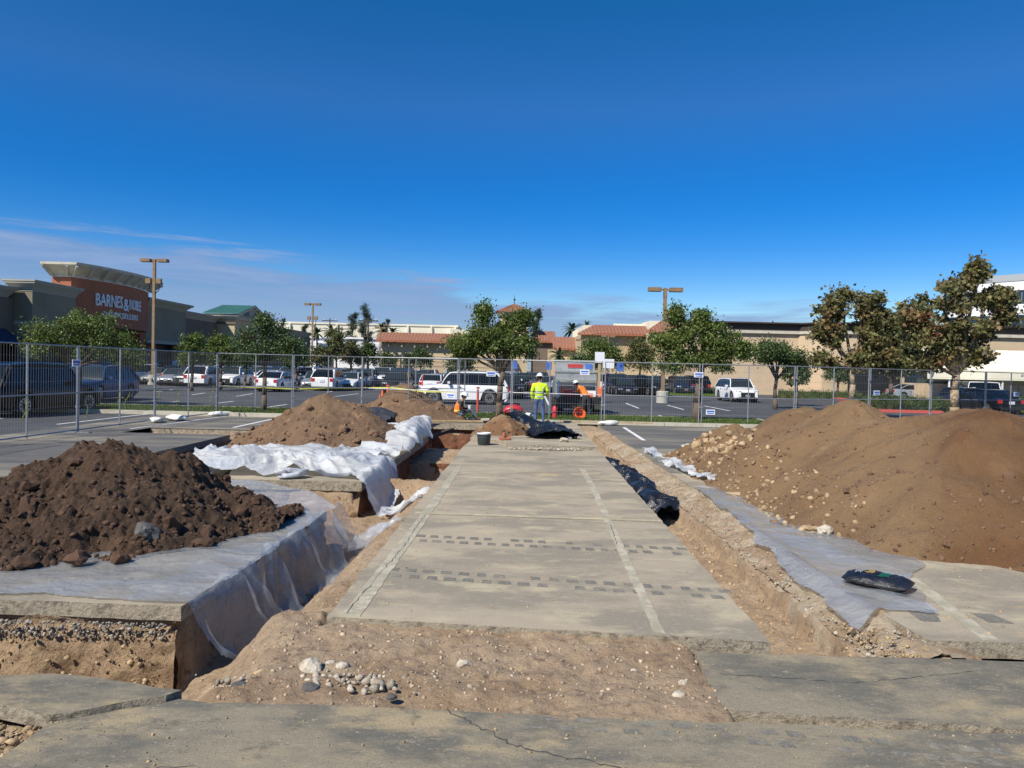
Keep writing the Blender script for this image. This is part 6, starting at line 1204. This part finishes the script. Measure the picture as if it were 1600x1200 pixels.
def hand(parent,w_,d,n_,s=1):
    w_,d,n_=Vector(w_),Vector(d).normalized(),Vector(n_).normalized(); a=d.cross(n_).normalized()
    J=[(*w_,.024),(*(w_+d*.09),.022)];E=[(0,1)]
    for k,l in enumerate((.07,.08,.075,.055)):
        q=w_+d*.085+a*((k-1.5)*.021*s); i=len(J); J+=[(*q,.0095),(*(q+d*l*.5+n_*.008),.009),(*(q+d*l*.85+n_*.035),.0075)]; E+=[(1,i),(i,i+1),(i+1,i+2)]
    i=len(J); q=w_+d*.03-a*.028*s; J+=[(*q,.011),(*(q+d*.03-a*.02*s+n_*.012),.0095),(*(q+d*.058-a*.018*s+n_*.025),.008)]; E+=[(0,i),(i,i+1),(i+1,i+2)]
    return skinned('hand',J,E,'skin',parent,1)
# standing worker, seen from behind, looking at the truck
def standing():
    r=empty('person',(1.0,26.6,.085),0,'person standing in yellow hi vis jacket, blue jeans and white hard hat','person')
    J=[(0,0,.95,(.15,.11)),(0,.0,1.08,(.145,.11)),(0,.0,1.25,(.17,.12)),(0,-.01,1.40,(.165,.11)),(0,0,1.50,(.065,.065)),(0,.03,1.58,(.055,.055)),
       (-.11,0,.88,.095),(-.12,.02,.50,.068),(-.13,-.02,.10,.048),(-.13,.12,.05,.045),(.11,0,.88,.095),(.14,.02,.50,.068),(.16,-.02,.10,.048),(.17,.12,.05,.045),
       (-.21,0,1.42,.07),(-.27,-.03,1.15,.052),(-.25,.03,.90,.04),(.21,0,1.42,.07),(.30,.0,1.18,.052),(.27,.2,1.05,.04)]
    E=[(0,1),(1,2),(2,3),(3,4),(4,5),(0,6),(6,7),(7,8),(8,9),(0,10),(10,11),(11,12),(12,13),(3,14),(14,15),(15,16),(3,17),(17,18),(18,19)]
    b=skinned('body',J,E,'jeans',r); zoned(b,lambda c:3 if c.z>1.5 else (2 if c.z<.09 else (1 if c.z<.92 and abs(c.x)<.235 else 0)),['vest','jeans','boot','skin'])
    J2=[(0,0,.86,(.185,.135)),(0,0,1.05,(.17,.13)),(0,0,1.25,(.19,.135)),(0,-.01,1.43,(.16,.115)),(-.21,0,1.42,.082),(-.275,-.03,1.15,.066),(-.255,.03,.93,.055),(.21,0,1.42,.082),(.305,0,1.18,.066),(.275,.18,1.06,.055)]
    j=skinned('jacket',J2,[(0,1),(1,2),(2,3),(3,4),(4,5),(5,6),(3,7),(7,8),(8,9)],'vest',r); 
    def zf(c):
        torso=abs(c.x)<.205
        if torso:
            if 1.135<c.z<1.175 or .985<c.z<1.025: return 1
            if c.z>1.15 and .085<abs(c.x)<.115: return 1
            if 1.115<c.z<1.195 or .965<c.z<1.045: return 2
        else:
            if 1.17<c.z<1.2 or 1.03<c.z<1.06: return 2
        return 0
    bm=bmesh.new(); bm.from_mesh(j.data); bmesh.ops.subdivide_edges(bm,edges=bm.edges[:],cuts=3,use_grid_fill=True); bm.to_mesh(j.data); bm.free(); zoned(j,zf,['vest','reflect','band'])
    head(r,(0,.04,1.68),(0,.12,1),(0,1,-.1)); hand(r,(-.252,.035,.89),(0,.03,-1),(.2,1,0),1); hand(r,(.27,.235,1.04),(-.2,1,-.1),(0,0,1),-1)
    for s in (-.13,.165): part('boot',MB().blob((s,.06,.05),(.055,.15,.055),seed=1,amp=.05,sub=2),'boot',r,smooth=True)
standing()
def sitting():
    r=empty('person',(-2.05,28.15,.14),0,'person sitting on the kerb in orange vest and jeans holding a white cup','person')
    J=[(0,0,.12,(.14,.12)),(.0,0,.30,(.14,.11)),(.06,0,.48,(.16,.12)),(.12,0,.60,(.14,.1)),(.17,0,.68,(.055,.055)),(.2,0,.75,(.05,.05)),
       (.12,-.1,.12,.085),(.50,-.12,.36,.062),(.78,-.12,.0,.045),(.9,-.12,.0,.04),(.12,.1,.12,.085),(.46,.14,.30,.062),(.70,.14,-.02,.045),(.82,.14,-.02,.04),
       (.12,-.19,.58,.06),(.10,-.26,.34,.046),(.32,-.18,.30,.036),(.12,.19,.58,.06),(.2,.22,.36,.046),(.38,.05,.36,.036)]
    E=[(0,1),(1,2),(2,3),(3,4),(4,5),(0,6),(6,7),(7,8),(8,9),(0,10),(10,11),(11,12),(12,13),(3,14),(14,15),(15,16),(3,17),(17,18),(18,19)]
    b=skinned('body',J,E,'jeans',r)
    def zf(c):
        if c.z>.66: return 2
        if c.z<.25 or c.x>.42: return 0 if c.x<.72 else 3
        return 1
    zoned(b,zf,['jeans_grey','dark_cloth','skin','boot'])
    v=skinned('vest',[(.0,0,.14,(.165,.145)),(.0,0,.32,(.165,.135)),(.06,0,.48,(.18,.14)),(.115,0,.60,(.15,.12))],[(0,1),(1,2),(2,3)],'orange_cloth',r)
    bm=bmesh.new(); bm.from_mesh(v.data); bmesh.ops.subdivide_edges(bm,edges=bm.edges[:],cuts=2,use_grid_fill=True); bm.to_mesh(v.data); bm.free(); zoned(v,lambda c:1 if .26<c.z<.31 else 0,['orange_cloth','tape'])
    head(r,(.235,0,.83),(.3,0,1),(1,0,-.25)); hand(r,(.34,-.17,.3),(1,.3,.1),(0,.6,.8),1); hand(r,(.40,.04,.36),(1,-.3,0),(0,-.6,.6),-1)
sitting(); 
m=MB(); m.lathe((0,0,0),[(.05,0),(.07,.14),(.075,.15)],12); o=m.build('white_cup',M['hat'],smooth=True,sharp=40); o.location=(-2.05+.46,28.05,.14+.36); tag(o,'white cup held by the sitting worker','cup')
def bending():
    r=empty('person',(3.25,32.0,.0),0,'person bending over the open work truck in orange shirt and white hard hat','person')
    J=[(0,0,.95,(.15,.12)),(-.05,.1,1.08,(.15,.12)),(-.16,.2,1.22,(.165,.12)),(-.25,.26,1.32,(.15,.11)),(-.31,.3,1.39,(.06,.06)),(-.36,.33,1.42,(.05,.05)),
       (-.1,0,.86,.1),(-.12,.03,.48,.07),(-.12,0,.09,.05),(-.14,.12,.05,.045),(.1,0,.86,.1),(.13,.03,.48,.07),(.14,0,.09,.05),(.13,.12,.05,.045),
       (-.33,.16,1.25,.065),(-.42,.2,1.05,.05),(-.5,.4,.98,.038),(-.13,.38,1.32,.065),(-.1,.5,1.12,.05),(-.28,.6,1.0,.038)]
    E=[(0,1),(1,2),(2,3),(3,4),(4,5),(0,6),(6,7),(7,8),(8,9),(0,10),(10,11),(11,12),(12,13),(3,14),(14,15),(15,16),(3,17),(17,18),(18,19)]
    b=skinned('body',J,E,'dark_cloth',r); zoned(b,lambda c:2 if (c.x<-.36 and c.z<1.12) or c.z>1.4 else (1 if c.z>1.0 else (3 if c.z<.1 else 0)),['dark_cloth','orange_cloth','skin','boot'])
    head(r,(-.43,.36,1.46),(-.4,.15,.9),(-.6,.3,-.6)); hand(r,(-.5,.42,.98),(-.3,1,-.3),(0,.2,1),1); hand(r,(-.29,.61,.99),(-.8,.5,-.3),(0,.2,1),-1)
bending()
# shaded pedestrian by the tall light pole
